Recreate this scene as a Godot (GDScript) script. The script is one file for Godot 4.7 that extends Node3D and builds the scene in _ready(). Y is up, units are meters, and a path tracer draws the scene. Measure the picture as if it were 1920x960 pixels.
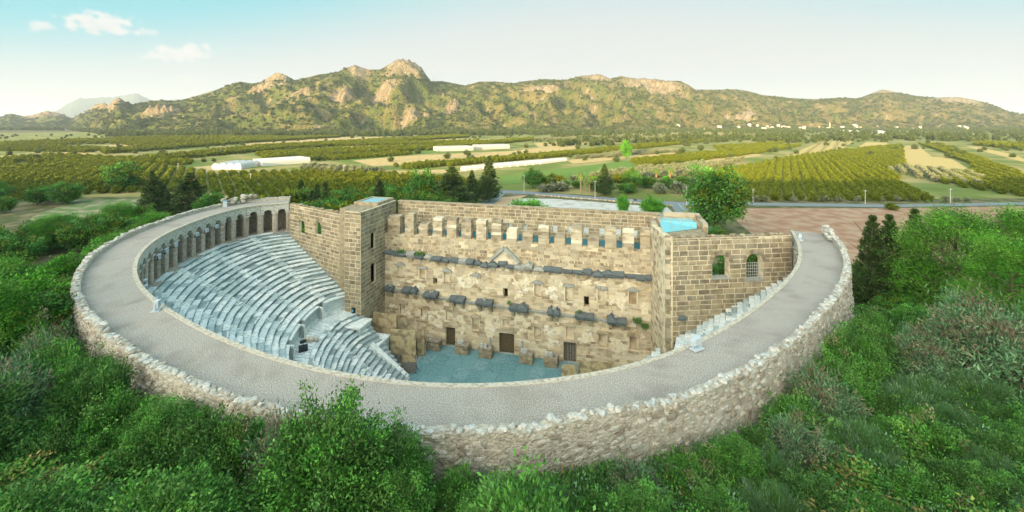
extends Node3D
# A Roman theatre on the foot of a hill, a farmed plain behind it and a range of hills beyond.
# Metres. The camera stands at x 0, z 0 and looks along -z; "far" below is the distance along -z.

const EYE := 41.5
const WALK := 24.5          # height of the gravel walk over the stage floor
const GALLERY := 18.6       # floor of the arcaded gallery under the walk
const THEATRE := Vector3(0, 0, -76)
const SUN_HIGH := 0.1222     # the sun stands 7 degrees high, behind the camera and to its left
const SUN_SIDE := 0.49
const TURN := -0.2454       # the theatre's axis is turned against the view

var used := {}
var rng := RandomNumberGenerator.new()
var M := {}
var blocks := []            # [verts, index, mesh] of dressed stones, unit size, z 0..1
var rocks := []             # the same for rubble stones
var inner := []             # inner edge of the walk, theatre axes (x, z)
var outward := []           # its outward normals
var ground_noise := FastNoiseLite.new()
var hill_noise := FastNoiseLite.new()
var fine_noise := FastNoiseLite.new()

class Shape:
	var v := PackedVector3Array()
	var c := PackedColorArray()
	var i := PackedInt32Array()
	var n := PackedVector3Array()
	func quad(a: Vector3, b: Vector3, d: Vector3, e: Vector3, col := Color.WHITE) -> void:
		var k := v.size()
		v.append(a); v.append(b); v.append(d); v.append(e)
		for q in 4: c.append(col)
		i.append_array(PackedInt32Array([k, k + 1, k + 2, k, k + 2, k + 3]))
	func tri(a: Vector3, b: Vector3, d: Vector3, col := Color.WHITE) -> void:
		var k := v.size()
		v.append(a); v.append(b); v.append(d)
		for q in 3: c.append(col)
		i.append_array(PackedInt32Array([k, k + 1, k + 2]))
	func box(lo: Vector3, hi: Vector3, col := Color.WHITE) -> void:
		hexa([Vector3(lo.x, lo.y, lo.z), Vector3(hi.x, lo.y, lo.z), Vector3(hi.x, lo.y, hi.z), Vector3(lo.x, lo.y, hi.z),
			Vector3(lo.x, hi.y, lo.z), Vector3(hi.x, hi.y, lo.z), Vector3(hi.x, hi.y, hi.z), Vector3(lo.x, hi.y, hi.z)], col)
	func hexa(p: Array, col := Color.WHITE) -> void:   # four corners below, the same four above
		quad(p[0], p[1], p[2], p[3], col); quad(p[7], p[6], p[5], p[4], col)
		for k in 4:
			var j := (k + 1) % 4
			quad(p[k], p[4 + k], p[4 + j], p[j], col)
	func add(vv: PackedVector3Array, ii: PackedInt32Array, t: Transform3D, col := Color.WHITE) -> void:
		var k := v.size()
		v.append_array(t * vv)
		for q in vv.size(): c.append(col)
		for q in ii: i.append(q + k)
	func tube(a: Vector3, b: Vector3, ra: float, rb: float, sides := 8, col := Color.WHITE, cap := true) -> void:
		var d := (b - a).normalized()
		var s := d.cross(Vector3(0.31, 0.2, 0.93)).normalized()
		var u := d.cross(s)
		for k in sides:
			var p := TAU * k / sides
			var q := TAU * (k + 1) / sides
			var e := s * cos(p) + u * sin(p)
			var f := s * cos(q) + u * sin(q)
			quad(a + e * ra, b + e * rb, b + f * rb, a + f * ra, col)
			if cap:
				tri(b, b + f * rb, b + e * rb, col); tri(a, a + e * ra, a + f * ra, col)
	func mesh() -> ArrayMesh:
		var a := []
		a.resize(Mesh.ARRAY_MAX)
		a[Mesh.ARRAY_VERTEX] = v
		a[Mesh.ARRAY_COLOR] = c
		a[Mesh.ARRAY_INDEX] = i
		if n.size() == v.size(): a[Mesh.ARRAY_NORMAL] = n
		var m := ArrayMesh.new()
		if v.size() > 0: m.add_surface_from_arrays(Mesh.PRIMITIVE_TRIANGLES, a)
		return m

# ---------------------------------------------------------------- helpers
func numbered(called: String) -> String:
	if not used.has(called):
		used[called] = 0
		return called
	used[called] += 1
	return "%s_%03d" % [called, used[called]]

func put(parent: Node, called: String, mesh: Mesh, mat: Material, t := Transform3D()) -> MeshInstance3D:
	var o := MeshInstance3D.new()
	o.name = called
	o.mesh = mesh
	o.material_override = mat
	o.transform = t
	parent.add_child(o, true)
	return o

func tag(o: Node, label: String, category: String, group := "", kind := "") -> Node:
	o.set_meta("label", label)
	if category: o.set_meta("category", category)
	if group: o.set_meta("group", group)
	if kind: o.set_meta("kind", kind)
	return o

func thing(called: String, label: String, category: String, t := Transform3D(), group := "", kind := "") -> Node3D:
	var o := Node3D.new()
	o.name = numbered(called)
	o.transform = t
	add_child(o)
	tag(o, label, category, group, kind)
	return o

func structure(called: String, mesh: Mesh, mat: Material, label: String, category: String, t := Transform3D()) -> MeshInstance3D:
	var o := put(self, numbered(called), mesh, mat, t)
	tag(o, label, category, "", "structure")
	return o

func stuff(parent: Node, called: String, s: Shape, mat: Material) -> void:
	if s.v.size() > 0: put(parent, called, s.mesh(), mat).set_meta("kind", "stuff")

func in_theatre() -> Transform3D:
	return Transform3D(Basis(Vector3.UP, TURN), THEATRE)

func lin(r: float, g: float, b: float) -> Color:
	return Color(r, g, b).linear_to_srgb()

func noise_tex(seed_: int, freq: float, stops: Array, octaves := 5, kind := FastNoiseLite.TYPE_SIMPLEX_SMOOTH, size := 512) -> NoiseTexture2D:
	var f := FastNoiseLite.new()
	f.seed = seed_
	f.noise_type = kind
	f.frequency = freq
	f.fractal_octaves = octaves
	f.fractal_type = FastNoiseLite.FRACTAL_FBM
	var t := NoiseTexture2D.new()
	t.width = size; t.height = size
	t.seamless = true
	t.noise = f
	var g := Gradient.new()
	g.offsets = PackedFloat32Array(stops.map(func(s): return s[0]))
	g.colors = PackedColorArray(stops.map(func(s): return lin(s[1], s[2], s[3])))
	t.color_ramp = g
	return t

func grey_tex(seed_: int, freq: float, octaves := 5, kind := FastNoiseLite.TYPE_SIMPLEX_SMOOTH) -> NoiseTexture2D:
	return noise_tex(seed_, freq, [[0.0, 0, 0, 0], [1.0, 1, 1, 1]], octaves, kind)

func material(called: String, color: Color, tex: Texture2D = null, metres := 4.0, relief: Texture2D = null, cm := 0.0, rough := 0.92, vertex := false) -> StandardMaterial3D:
	var m := StandardMaterial3D.new()
	m.resource_name = called
	m.albedo_color = color
	m.roughness = rough
	m.metallic_specular = 0.3
	if tex:
		m.albedo_texture = tex
	if tex or relief:
		m.uv1_triplanar = true
		m.uv1_world_triplanar = true
		m.uv1_scale = Vector3.ONE / metres
	if relief:
		m.heightmap_enabled = true
		m.heightmap_texture = relief
		m.heightmap_scale = cm
	m.vertex_color_use_as_albedo = vertex
	M[called] = m
	return m

func table(pts: Array, x: float) -> float:      # smooth interpolation through [x, y] pairs
	if x <= pts[0][0]: return pts[0][1]
	for k in range(1, pts.size()):
		if x <= pts[k][0]:
			var t: float = (x - pts[k - 1][0]) / (pts[k][0] - pts[k - 1][0])
			return lerpf(pts[k - 1][1], pts[k][1], t)
	return pts[-1][1]

# ---------------------------------------------------------------- camera, sky, sun
func camera_and_light() -> void:
	var cam := Camera3D.new()
	cam.name = "camera"
	add_child(cam)
	cam.position = Vector3(0, EYE, 0)
	cam.projection = Camera3D.PROJECTION_FRUSTUM
	cam.near = 0.5
	cam.far = 40000.0
	cam.size = 0.6
	cam.frustum_offset = Vector2(0, -0.1575)     # a level camera with its lens shifted down
	cam.current = true
	var env := Environment.new()
	env.tonemap_mode = Environment.TONE_MAPPER_LINEAR
	env.tonemap_exposure = 3.2
	env.background_mode = Environment.BG_SKY
	env.sky = Sky.new()
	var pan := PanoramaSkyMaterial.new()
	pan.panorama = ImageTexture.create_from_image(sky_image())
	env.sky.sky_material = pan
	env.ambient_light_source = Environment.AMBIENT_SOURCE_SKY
	env.sdfgi_enabled = true
	env.ssao_enabled = true
	env.ssil_enabled = true
	env.fog_enabled = true
	env.fog_density = 0.00006
	env.fog_light_color = Color(0.84, 0.92, 1.0)
	var we := WorldEnvironment.new()
	we.name = "world_environment"
	we.environment = env
	add_child(we)
	var sun := DirectionalLight3D.new()
	sun.name = "sun"
	sun.light_energy = 1.4
	sun.light_color = Color(1.0, 0.84, 0.57)
	sun.light_angular_distance = 0.5
	sun.shadow_enabled = true
	add_child(sun)
	sun.look_at_from_position(Vector3.ZERO, Vector3(sin(SUN_SIDE) * cos(SUN_HIGH), -sin(SUN_HIGH), -cos(SUN_SIDE) * cos(SUN_HIGH)))

func sky_image() -> Image:
	# clear evening sky: brighter near the horizon and towards the low sun behind the camera (the CIE white-blue turbid sky), with a few small clouds
	var w := 2048
	var h := 1024
	var im := Image.create(w, h, false, Image.FORMAT_RGBF)
	var puff := FastNoiseLite.new()
	puff.seed = 5; puff.frequency = 1.0; puff.fractal_octaves = 6; puff.noise_type = FastNoiseLite.TYPE_SIMPLEX_SMOOTH
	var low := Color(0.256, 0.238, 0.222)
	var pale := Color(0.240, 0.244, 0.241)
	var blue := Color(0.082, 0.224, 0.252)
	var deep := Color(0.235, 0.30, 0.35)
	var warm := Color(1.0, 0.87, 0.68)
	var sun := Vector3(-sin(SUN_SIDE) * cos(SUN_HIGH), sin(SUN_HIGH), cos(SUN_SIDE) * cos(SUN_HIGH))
	# clouds: bearing and height in degrees, half width, half height, strength
	var clouds := [[-43.9, 9.4, 2.7, 1.15, 1.0], [-47.8, 8.6, 1.2, 0.5, 0.8], [-38.4, 7.0, 2.6, 0.8, 0.9], [-36.4, 7.6, 1.2, 1.0, 0.9], [-40.6, 9.1, 1.0, 0.4, 0.6], [-36.5, 4.6, 1.8, 0.5, 0.25], [-160.0, 14.0, 7.0, 2.0, 0.6], [110.0, 12.0, 6.0, 1.6, 0.6]]
	for y in h / 2 + 1:
		var up := 90.0 - 180.0 * (y + 0.5) / h
		for x in w:
			var az := wrapf(360.0 * (x + 0.5) / w, -180.0, 180.0)
			var dir := Vector3(sin(deg_to_rad(az)) * cos(deg_to_rad(up)), sin(deg_to_rad(up)), -cos(deg_to_rad(az)) * cos(deg_to_rad(up)))
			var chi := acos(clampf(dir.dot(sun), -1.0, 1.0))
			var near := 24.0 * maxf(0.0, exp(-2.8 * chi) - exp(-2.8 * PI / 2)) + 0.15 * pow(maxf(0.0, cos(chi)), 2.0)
			var haze := exp(-pow((az - 10.0) / 42.0, 2.0)) * 0.6
			var k := clampf((up - 1.5 - haze * 13.0) / (6.5 + haze * 20.0), 0.0, 1.0)
			k = k * k * (3.0 - 2.0 * k)
			var col := low.lerp(pale, clampf(up / 5.0, 0, 1)).lerp(blue, k)
			col = col.lerp(deep, clampf((up - 25.0) / 50.0, 0, 1))
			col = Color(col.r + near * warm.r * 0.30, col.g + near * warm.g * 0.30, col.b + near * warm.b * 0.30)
			for cl in clouds:
				var dx: float = (az - cl[0]) / cl[2]
				var dy: float = (up - cl[1]) / cl[3]
				var d := dx * dx + dy * dy
				if d < 3.0:
					var nz := puff.get_noise_2d(az * 0.7, up * 1.1) * 1.5
					var a := smoothstep(0.0, 0.55, 1.0 - d + nz) * float(cl[4])
					col = col.lerp(Color(0.296, 0.285, 0.275).lerp(Color(0.253, 0.249, 0.249), clampf(0.3 - dy * 0.5 - nz * 0.5, 0, 1)), a * 0.9)
			im.set_pixel(x, y, col)
	for y in range(h / 2 + 1, h):
		for x in w: im.set_pixel(x, y, Color(0.25, 0.24, 0.21))
	return im

# ---------------------------------------------------------------- materials
func make_materials() -> void:
	var rough := grey_tex(11, 0.02, 6)
	var pit := grey_tex(12, 0.05, 4, FastNoiseLite.TYPE_CELLULAR)
	var stain := noise_tex(13, 0.008, [[0.0, 0.55, 0.52, 0.48], [0.42, 0.8, 0.8, 0.78], [0.6, 1, 1, 1], [1.0, 1, 0.97, 0.9]], 6)
	var tones := [[0.31, 0.255, 0.17], [0.37, 0.305, 0.205], [0.26, 0.215, 0.15], [0.44, 0.365, 0.25], [0.33, 0.285, 0.21], [0.40, 0.32, 0.205]]
	for k in tones.size(): material("block%d" % k, lin(tones[k][0], tones[k][1], tones[k][2]), stain, 5.0 + k, rough, 2.5)
	material("mortar", lin(0.70, 0.61, 0.44), stain, 6.0, rough, 2.0)
	var face := [[0.66, 0.575, 0.43], [0.585, 0.50, 0.365], [0.72, 0.64, 0.495], [0.50, 0.425, 0.31], [0.655, 0.545, 0.385]]
	var wash := noise_tex(23, 0.006, [[0.0, 0.36, 0.31, 0.26], [0.32, 0.66, 0.6, 0.53], [0.47, 0.97, 0.96, 0.94], [1.0, 1, 1, 0.97]], 6)
	for k in face.size(): material("facade%d" % k, lin(face[k][0], face[k][1], face[k][2]), wash, 9.0 + k, rough, 2.5)
	var up := [[0.53, 0.455, 0.325], [0.46, 0.395, 0.29], [0.58, 0.50, 0.365], [0.40, 0.34, 0.25], [0.50, 0.41, 0.285]]
	for k in up.size(): material("upper%d" % k, lin(up[k][0], up[k][1], up[k][2]), wash, 6.0 + k, rough, 3.0)
	material("facade_mortar", lin(0.72, 0.61, 0.42), wash, 8.0, rough, 2.0)
	material("plaster", lin(0.80, 0.72, 0.56), noise_tex(24, 0.012, [[0.0, 0.62, 0.55, 0.45], [0.5, 0.95, 0.93, 0.88], [1.0, 1, 1, 1]], 6), 4.0, rough, 1.5)
	material("plaster_pale", lin(0.80, 0.735, 0.60), wash, 3.0, rough, 1.5)
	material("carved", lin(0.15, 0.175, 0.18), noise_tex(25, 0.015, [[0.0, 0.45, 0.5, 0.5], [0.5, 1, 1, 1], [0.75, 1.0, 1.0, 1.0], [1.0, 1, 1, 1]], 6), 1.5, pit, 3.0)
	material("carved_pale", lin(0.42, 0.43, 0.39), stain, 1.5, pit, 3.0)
	var marble := noise_tex(26, 0.012, [[0.0, 0.5, 0.56, 0.56], [0.36, 0.84, 0.87, 0.87], [0.5, 1, 1, 1], [1.0, 1, 1, 1]], 6)
	var seat := [[0.68, 0.74, 0.73], [0.60, 0.67, 0.665], [0.77, 0.81, 0.79], [0.47, 0.54, 0.535], [0.82, 0.835, 0.80]]  # cyan cast of the sky is mixed into these marble tones
	for k in seat.size(): material("seat%d" % k, lin(seat[k][0], seat[k][1], seat[k][2]), marble, 3.0 + 0.7 * k, rough, 1.5)
	material("seat_core", lin(0.36, 0.42, 0.42), marble, 2.6, rough, 2.0)
	material("pier", lin(0.46, 0.40, 0.335), stain, 3.2, rough, 3.0)
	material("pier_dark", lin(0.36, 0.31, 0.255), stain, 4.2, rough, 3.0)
	material("spandrel", lin(0.53, 0.53, 0.47), stain, 2.7, pit, 4.0)
	var pebbles := noise_tex(31, 0.16, [[0.0, 0.22, 0.2, 0.18], [0.32, 0.68, 0.65, 0.6], [0.55, 1, 0.97, 0.92], [1.0, 1.0, 0.98, 0.95]], 3, FastNoiseLite.TYPE_CELLULAR)
	material("gravel", lin(0.49, 0.462, 0.432), pebbles, 7.0, grey_tex(32, 0.16, 3, FastNoiseLite.TYPE_CELLULAR), 4.0, 0.95, true)
	material("kerb", lin(0.58, 0.525, 0.435), stain, 2.0, rough, 1.0)
	var rub := [[0.52, 0.48, 0.40], [0.44, 0.395, 0.325], [0.58, 0.54, 0.47], [0.36, 0.31, 0.25], [0.50, 0.48, 0.42]]
	for k in rub.size(): material("rubble%d" % k, lin(rub[k][0], rub[k][1], rub[k][2]), stain, 1.7 + 0.4 * k, pit, 3.0)
	var cap := [[0.60, 0.60, 0.57], [0.52, 0.52, 0.48], [0.64, 0.61, 0.55], [0.42, 0.385, 0.33]]
	for k in cap.size(): material("cap%d" % k, lin(cap[k][0], cap[k][1], cap[k][2]), stain, 1.3, pit, 2.0)
	material("rubble_core", lin(0.56, 0.51, 0.43), noise_tex(33, 0.014, [[0.0, 0.45, 0.42, 0.38], [0.5, 0.95, 0.95, 0.93], [1.0, 1, 1, 1]], 6), 4.0, pit, 9.0)
	var deck := [[0.165, 0.32, 0.34], [0.175, 0.335, 0.355], [0.155, 0.305, 0.325], [0.20, 0.345, 0.37]]
	for k in deck.size(): material("deck%d" % k, lin(deck[k][0], deck[k][1], deck[k][2]), marble, 2.0 + k, null, 0.0, 0.6)
	material("paving", lin(0.48, 0.52, 0.49), marble, 3.0, rough, 1.0)
	material("camouflage", lin(0.56, 0.485, 0.35), noise_tex(34, 0.005, [[0.0, 0.4, 0.36, 0.3], [0.42, 0.66, 0.6, 0.5], [0.5, 0.95, 0.9, 0.78], [0.62, 1, 0.95, 0.8], [1.0, 0.8, 0.62, 0.35]], 3), 5.0)
	material("camouflage_dark", lin(0.22, 0.21, 0.19), stain, 2.0)
	material("window_glass", lin(0.06, 0.065, 0.07), null, 1.0, null, 0.0, 0.1)
	material("wood", lin(0.13, 0.10, 0.06), stain, 2.0, rough, 1.0)
	material("iron", lin(0.03, 0.035, 0.04), null, 1.0, null, 0.0, 0.5)
	material("lamp_body", lin(0.50, 0.56, 0.60), null, 1.0, null, 0.0, 0.35)
	material("lamp_glass", lin(0.35, 0.45, 0.50), null, 1.0, null, 0.0, 0.08)
	material("blue_plastic", lin(0.15, 0.42, 0.55), null, 1.0, null, 0.0, 0.4)
	material("glass_roof", lin(0.20, 0.52, 0.58), null, 1.0, null, 0.0, 0.12)  # the reflected sky is painted into this cyan albedo
	material("glass_floor", lin(0.03, 0.21, 0.28), null, 1.0, null, 0.0, 0.25)
	# the land
	var soil := noise_tex(41, 0.010, [[0.0, 0.07, 0.09, 0.03], [0.4, 0.11, 0.115, 0.045], [0.6, 0.17, 0.15, 0.075], [1.0, 0.25, 0.2, 0.11]], 8)
	material("soil", Color.WHITE, soil, 46.0, rough, 20.0)
	material("plain", Color.WHITE, noise_tex(42, 0.01, [[0.0, 0.11, 0.16, 0.03], [0.4, 0.17, 0.21, 0.05], [0.6, 0.27, 0.25, 0.09], [1.0, 0.42, 0.34, 0.16]], 8), 330.0)
	var grain := noise_tex(43, 0.03, [[0.0, 0.68, 0.66, 0.62], [0.5, 0.95, 0.95, 0.95], [1.0, 1, 1, 1]], 5)
	material("tan_field", lin(0.55, 0.41, 0.19), grain, 130.0)
	material("stubble_field", lin(0.54, 0.42, 0.17), grain, 40.0)
	material("green_field", lin(0.15, 0.25, 0.05), grain, 50.0)
	material("ploughed_field", Color.WHITE, noise_tex(44, 0.02, [[0.0, 0.27, 0.165, 0.10], [0.4, 0.36, 0.21, 0.135], [0.55, 0.39, 0.24, 0.155], [0.72, 0.43, 0.30, 0.20], [1.0, 0.34, 0.28, 0.16]], 9), 80.0, rough, 12.0)
	material("meadow", Color.WHITE, noise_tex(45, 0.02, [[0.0, 0.10, 0.18, 0.055], [0.45, 0.14, 0.20, 0.07], [0.6, 0.26, 0.25, 0.14], [1.0, 0.38, 0.32, 0.22]], 8), 90.0)
	material("lot", lin(0.60, 0.58, 0.54), noise_tex(46, 0.01, [[0.0, 0.6, 0.58, 0.54], [0.5, 0.92, 0.92, 0.9], [1.0, 1, 1, 1]], 6), 40.0)
	material("lit_strip_and_kerb", lin(0.55, 0.38, 0.24), grain, 20.0)  # orange of the painted sunlit strip, also used on alternate kerb stones
	material("asphalt", lin(0.235, 0.27, 0.285), grain, 14.0)
	material("road_paint", lin(0.8, 0.8, 0.78))
	var scrub := noise_tex(47, 0.035, [[0.0, 0.42, 0.45, 0.38], [0.45, 0.75, 0.78, 0.7], [0.6, 1, 1, 1], [1.0, 1.0, 1.0, 0.95]], 5)
	material("hill", Color.WHITE, scrub, 190.0, grey_tex(48, 0.03, 6), 900.0, 1.0, true)
	material("bark", lin(0.17, 0.13, 0.09), stain, 0.8, rough, 2.0)
	material("palm_bark", lin(0.42, 0.29, 0.16), stain, 0.6, rough, 4.0)
	material("pole", lin(0.55, 0.53, 0.48))
	material("greenhouse", lin(0.62, 0.60, 0.58), null, 1.0, null, 0.0, 0.5)
	material("greenhouse_grey", lin(0.40, 0.40, 0.40), null, 1.0, null, 0.0, 0.5)
	material("house_wall", lin(0.62, 0.58, 0.52))
	material("house_roof", lin(0.42, 0.20, 0.12))
	var leaf := material("leaf", Color.WHITE, null, 1.0, null, 0.0, 0.55, true)
	leaf.backlight_enabled = true
	leaf.backlight = Color(0.2, 0.2, 0.2)
	leaf.cull_mode = BaseMaterial3D.CULL_DISABLED

# ---------------------------------------------------------------- stones
func make_stones() -> void:
	for k in 6:
		var s := Shape.new()
		var e := func(): return rng.randf_range(0.025, 0.06)
		var back := [Vector3(-0.5, -0.5, 0), Vector3(0.5, -0.5, 0), Vector3(0.5, 0.5, 0), Vector3(-0.5, 0.5, 0)]
		var mid := []
		var front := []
		for p in back:
			mid.append(Vector3(p.x * rng.randf_range(0.97, 1.0), p.y * rng.randf_range(0.95, 1.0), rng.randf_range(0.62, 0.75)))
			front.append(Vector3(p.x - signf(p.x) * e.call(), p.y - signf(p.y) * e.call() * 1.6, rng.randf_range(0.88, 1.0)))
		for j in 4:
			var q := (j + 1) % 4
			s.quad(back[j], mid[j], mid[q], back[q]); s.quad(mid[j], front[j], front[q], mid[q])
		var c := Vector3(rng.randf_range(-0.1, 0.1), rng.randf_range(-0.1, 0.1), 1.05)
		for j in 4: s.tri(front[j], c, front[(j + 1) % 4])
		blocks.append([s.v, s.i, s.mesh()])
	for k in 7:      # a lumpy rubble stone, about one metre
		var s := Shape.new()
		var rings := 4
		var sides := 6
		var pts := []
		for a in rings + 1:
			var row := []
			for b in sides:
				var th := PI * a / rings
				var ph := TAU * (b + 0.5 * (a % 2)) / sides
				var d := Vector3(sin(th) * cos(ph), cos(th), sin(th) * sin(ph))
				var cube := d / maxf(absf(d.x), maxf(absf(d.y), absf(d.z)))
				row.append(d.lerp(cube, 0.42).normalized() * d.lerp(cube, 0.42).length() * 0.5 * rng.randf_range(0.8, 1.06) if a > 0 and a < rings else d * 0.48)
			pts.append(row)
		for a in rings:
			for b in sides:
				var q := (b + 1) % sides
				if a == 0: s.tri(pts[0][0], pts[1][q], pts[1][b])
				elif a == rings - 1: s.tri(pts[a][b], pts[a][q], pts[rings][0])
				else: s.quad(pts[a][b], pts[a][q], pts[a + 1][q], pts[a + 1][b])
		rocks.append([s.v, s.i, s.mesh()])

# A wall of dressed stones: x along it, y up, z out of its face. Each opening is [x0, x1, y0, y1, arched].
# The first `single` stones, by size, are parts of their own; the others are joined.
func masonry(owner_: Node, t: Transform3D, length: float, y0: float, y1: float, course: float, wide: Array, deep: float, openings: Array, tones: String, n_tones: int, mortar: String, single := 300, proud := 0.07, skip := 0.0, ragged := 0.0, joint := 0.05) -> void:
	var core := Shape.new()
	var list := []
	var y := y0
	while y < y1 - 0.12:
		var h := minf(course * rng.randf_range(0.88, 1.12), y1 - y)
		if y1 - (y + h) < 0.25: h = y1 - y
		var mid := y + h / 2
		var spans := [[0.0, length]]
		for o in openings:
			if mid < o[2] or mid > o[3]: continue
			var a: float = o[0]
			var b: float = o[1]
			if o[4]:
				var r := (b - a) / 2
				var spring: float = o[3] - r
				if mid > spring:
					var half := sqrt(maxf(0.0, r * r - (mid - spring) * (mid - spring)))
					var c := (a + b) / 2
					a = c - half; b = c + half
			var next := []
			for sp in spans:
				if b <= sp[0] or a >= sp[1]: next.append(sp); continue
				if a > sp[0] + 0.05: next.append([sp[0], a])
				if b < sp[1] - 0.05: next.append([b, sp[1]])
			spans = next
		for sp in spans:
			core.box(Vector3(sp[0], y, -deep), Vector3(sp[1], y + h, 0))
			var x: float = sp[0]
			while x < sp[1] - 0.02:
				var w := rng.randf_range(wide[0], wide[1])
				if sp[1] - (x + w) < wide[0] * 0.55: w = sp[1] - x
				w = minf(w, sp[1] - x)
				if not (y + h > y1 - 0.01 and rng.randf() < ragged) and rng.randf() >= skip:
					list.append([x + w / 2, y + h / 2, w - joint, h - joint])
				x += w
		y += h
	put(owner_, "wall_core", core.mesh(), M[mortar], t)
	list.sort_custom(func(p, q): return p[2] * p[3] > q[2] * q[3])
	var rest := []
	for k in n_tones: rest.append(Shape.new())
	for k in list.size():
		var b: Array = list[k]
		var kind := rng.randi() % blocks.size()
		var tone := rng.randi() % n_tones
		var bt := t * Transform3D(Basis.from_scale(Vector3(b[2], b[3], proud * rng.randf_range(0.8, 1.35) + 0.02)), Vector3(b[0], b[1], -0.02))
		if k < single: put(owner_, "stone_block", blocks[kind][2], M["%s%d" % [tones, tone]], bt)
		else: rest[tone].add(blocks[kind][0], blocks[kind][1], bt)
	for k in n_tones: stuff(owner_, "masonry", rest[k], M["%s%d" % [tones, k]])

func arch_ring(owner_: Node, t: Transform3D, cx: float, spring: float, r: float, n := 9, tones := "block", count := 6) -> void:
	for k in n:
		var a := PI * (k + 0.06) / n
		var b := PI * (k + 0.94) / n
		var s := Shape.new()
		var p := []
		for z in [-0.1, 0.11]:
			for q in [[a, r], [b, r], [b, r + 0.5], [a, r + 0.5]]:
				p.append(Vector3(cx + cos(q[0]) * q[1], spring + sin(q[0]) * q[1], z))
		s.hexa(p)
		put(owner_, "arch_stone", s.mesh(), M["%s%d" % [tones, rng.randi() % count]], t)

# A real hollow behind an opening: sides, top, bottom and back of stone, open to the front.
func recess(owner_: Node, called: String, t: Transform3D, x0: float, x1: float, y0: float, y1: float, front: float, deep: float, mat: Material) -> void:
	var s := Shape.new()
	var b := front - deep
	var p := [Vector3(x0, y0, front), Vector3(x1, y0, front), Vector3(x1, y1, front), Vector3(x0, y1, front)]
	var q := [Vector3(x0, y0, b), Vector3(x1, y0, b), Vector3(x1, y1, b), Vector3(x0, y1, b)]
	for k in 4: s.quad(p[k], p[(k + 1) % 4], q[(k + 1) % 4], q[k])
	s.quad(q[0], q[1], q[2], q[3])
	put(owner_, called, s.mesh(), mat, t)

func wall_frame(a: Vector2, b: Vector2) -> Transform3D:   # theatre axes: from a to b, facing +z or the audience
	var d := (b - a).normalized()
	var x := Vector3(d.x, 0, d.y)
	return Transform3D(Basis(x, Vector3.UP, x.cross(Vector3.UP)), Vector3(a.x, 0, a.y))

# ---------------------------------------------------------------- plan of the theatre
func make_plan() -> void:
	var ctrl := [[-48.7, -1.7], [-52.3, 1.5], [-53.9, 6.0], [-52.6, 13.5], [-48.6, 23.0], [-43.3, 30.0], [-37.0, 35.5], [-29.5, 40.2], [-20.0, 44.2], [-9.5, 47.3], [0.0, 48.6], [9.0, 47.8], [17.7, 44.0], [24.3, 38.3], [30.0, 31.2], [35.4, 23.0], [39.0, 16.3], [41.5, 10.0], [43.2, 4.2], [44.5, -1.5]]
	var dense := []
	for k in ctrl.size() - 1:
		var g := func(j: int) -> Vector2:
			var q: Array = ctrl[clampi(j, 0, ctrl.size() - 1)]
			return Vector2(q[0], q[1])
		for q in 24:
			dense.append(g.call(k).cubic_interpolate(g.call(k + 1), g.call(k - 1), g.call(k + 2), q / 24.0))
	dense.append(Vector2(44.5, -1.5))
	for pass_ in 3:
		var soft := dense.duplicate()
		for k in range(6, dense.size() - 6):
			var s := Vector2.ZERO
			for j in range(-6, 7): s += dense[k + j]
			soft[k] = s / 13.0
		dense = soft
	var length := [0.0]
	for k in range(1, dense.size()): length.append(length[-1] + (dense[k] - dense[k - 1]).length())
	var n := 240
	var j := 0
	for k in n + 1:
		var want: float = length[-1] * k / n
		while j < dense.size() - 2 and length[j + 1] < want: j += 1
		inner.append(dense[j].lerp(dense[j + 1], clampf((want - length[j]) / maxf(1e-6, length[j + 1] - length[j]), 0, 1)))
	for k in n + 1:
		var d: Vector2 = (inner[mini(k + 1, n)] - inner[maxi(k - 1, 0)]).normalized()
		outward.append(Vector2(-d.y, d.x) if Vector2(-d.y, d.x).dot(inner[k] - Vector2(0, 5)) > 0 else Vector2(d.y, -d.x))

func at_plan(s: float, list: Array) -> Vector2:
	var f := clampf(s, 0, 1) * (list.size() - 1)
	var k := mini(int(f), list.size() - 2)
	return list[k].lerp(list[k + 1], f - k)

func ring(s: float, off: float, y: float) -> Vector3:
	var p := at_plan(s, inner) + at_plan(s, outward) * off
	return Vector3(p.x, y, p.y)

func bowl(s: float, t: float, y: float) -> Vector3:       # t 0 under the kerb of the walk, 1 at the orchestra
	var o := Vector2(-13.0 * cos(PI * s), 12.0 + 15.0 * sin(PI * s))
	var p := at_plan(s, inner).lerp(o, t)
	return Vector3(p.x, y, p.y)

func inside_wall(x: float, far: float, grow: float) -> bool:   # is the point within the theatre's outline, grown by so much
	var p := in_theatre().affine_inverse() * Vector3(x, 0, -far)
	var q := Vector2(p.x, p.z)
	if q.y < -8.0 - grow or q.y > 62 + grow or absf(q.x) > 66 + grow: return false
	if q.y < 3.0: return q.x > -54.0 - grow and q.x < 50.0 + grow
	var best := 1e9
	var hit := 0
	for k in range(0, inner.size(), 3):
		var d := q.distance_squared_to(inner[k])
		if d < best: best = d; hit = k
	var side: float = (q - inner[hit]).dot(outward[hit])
	return side < 5.3 + grow

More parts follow.
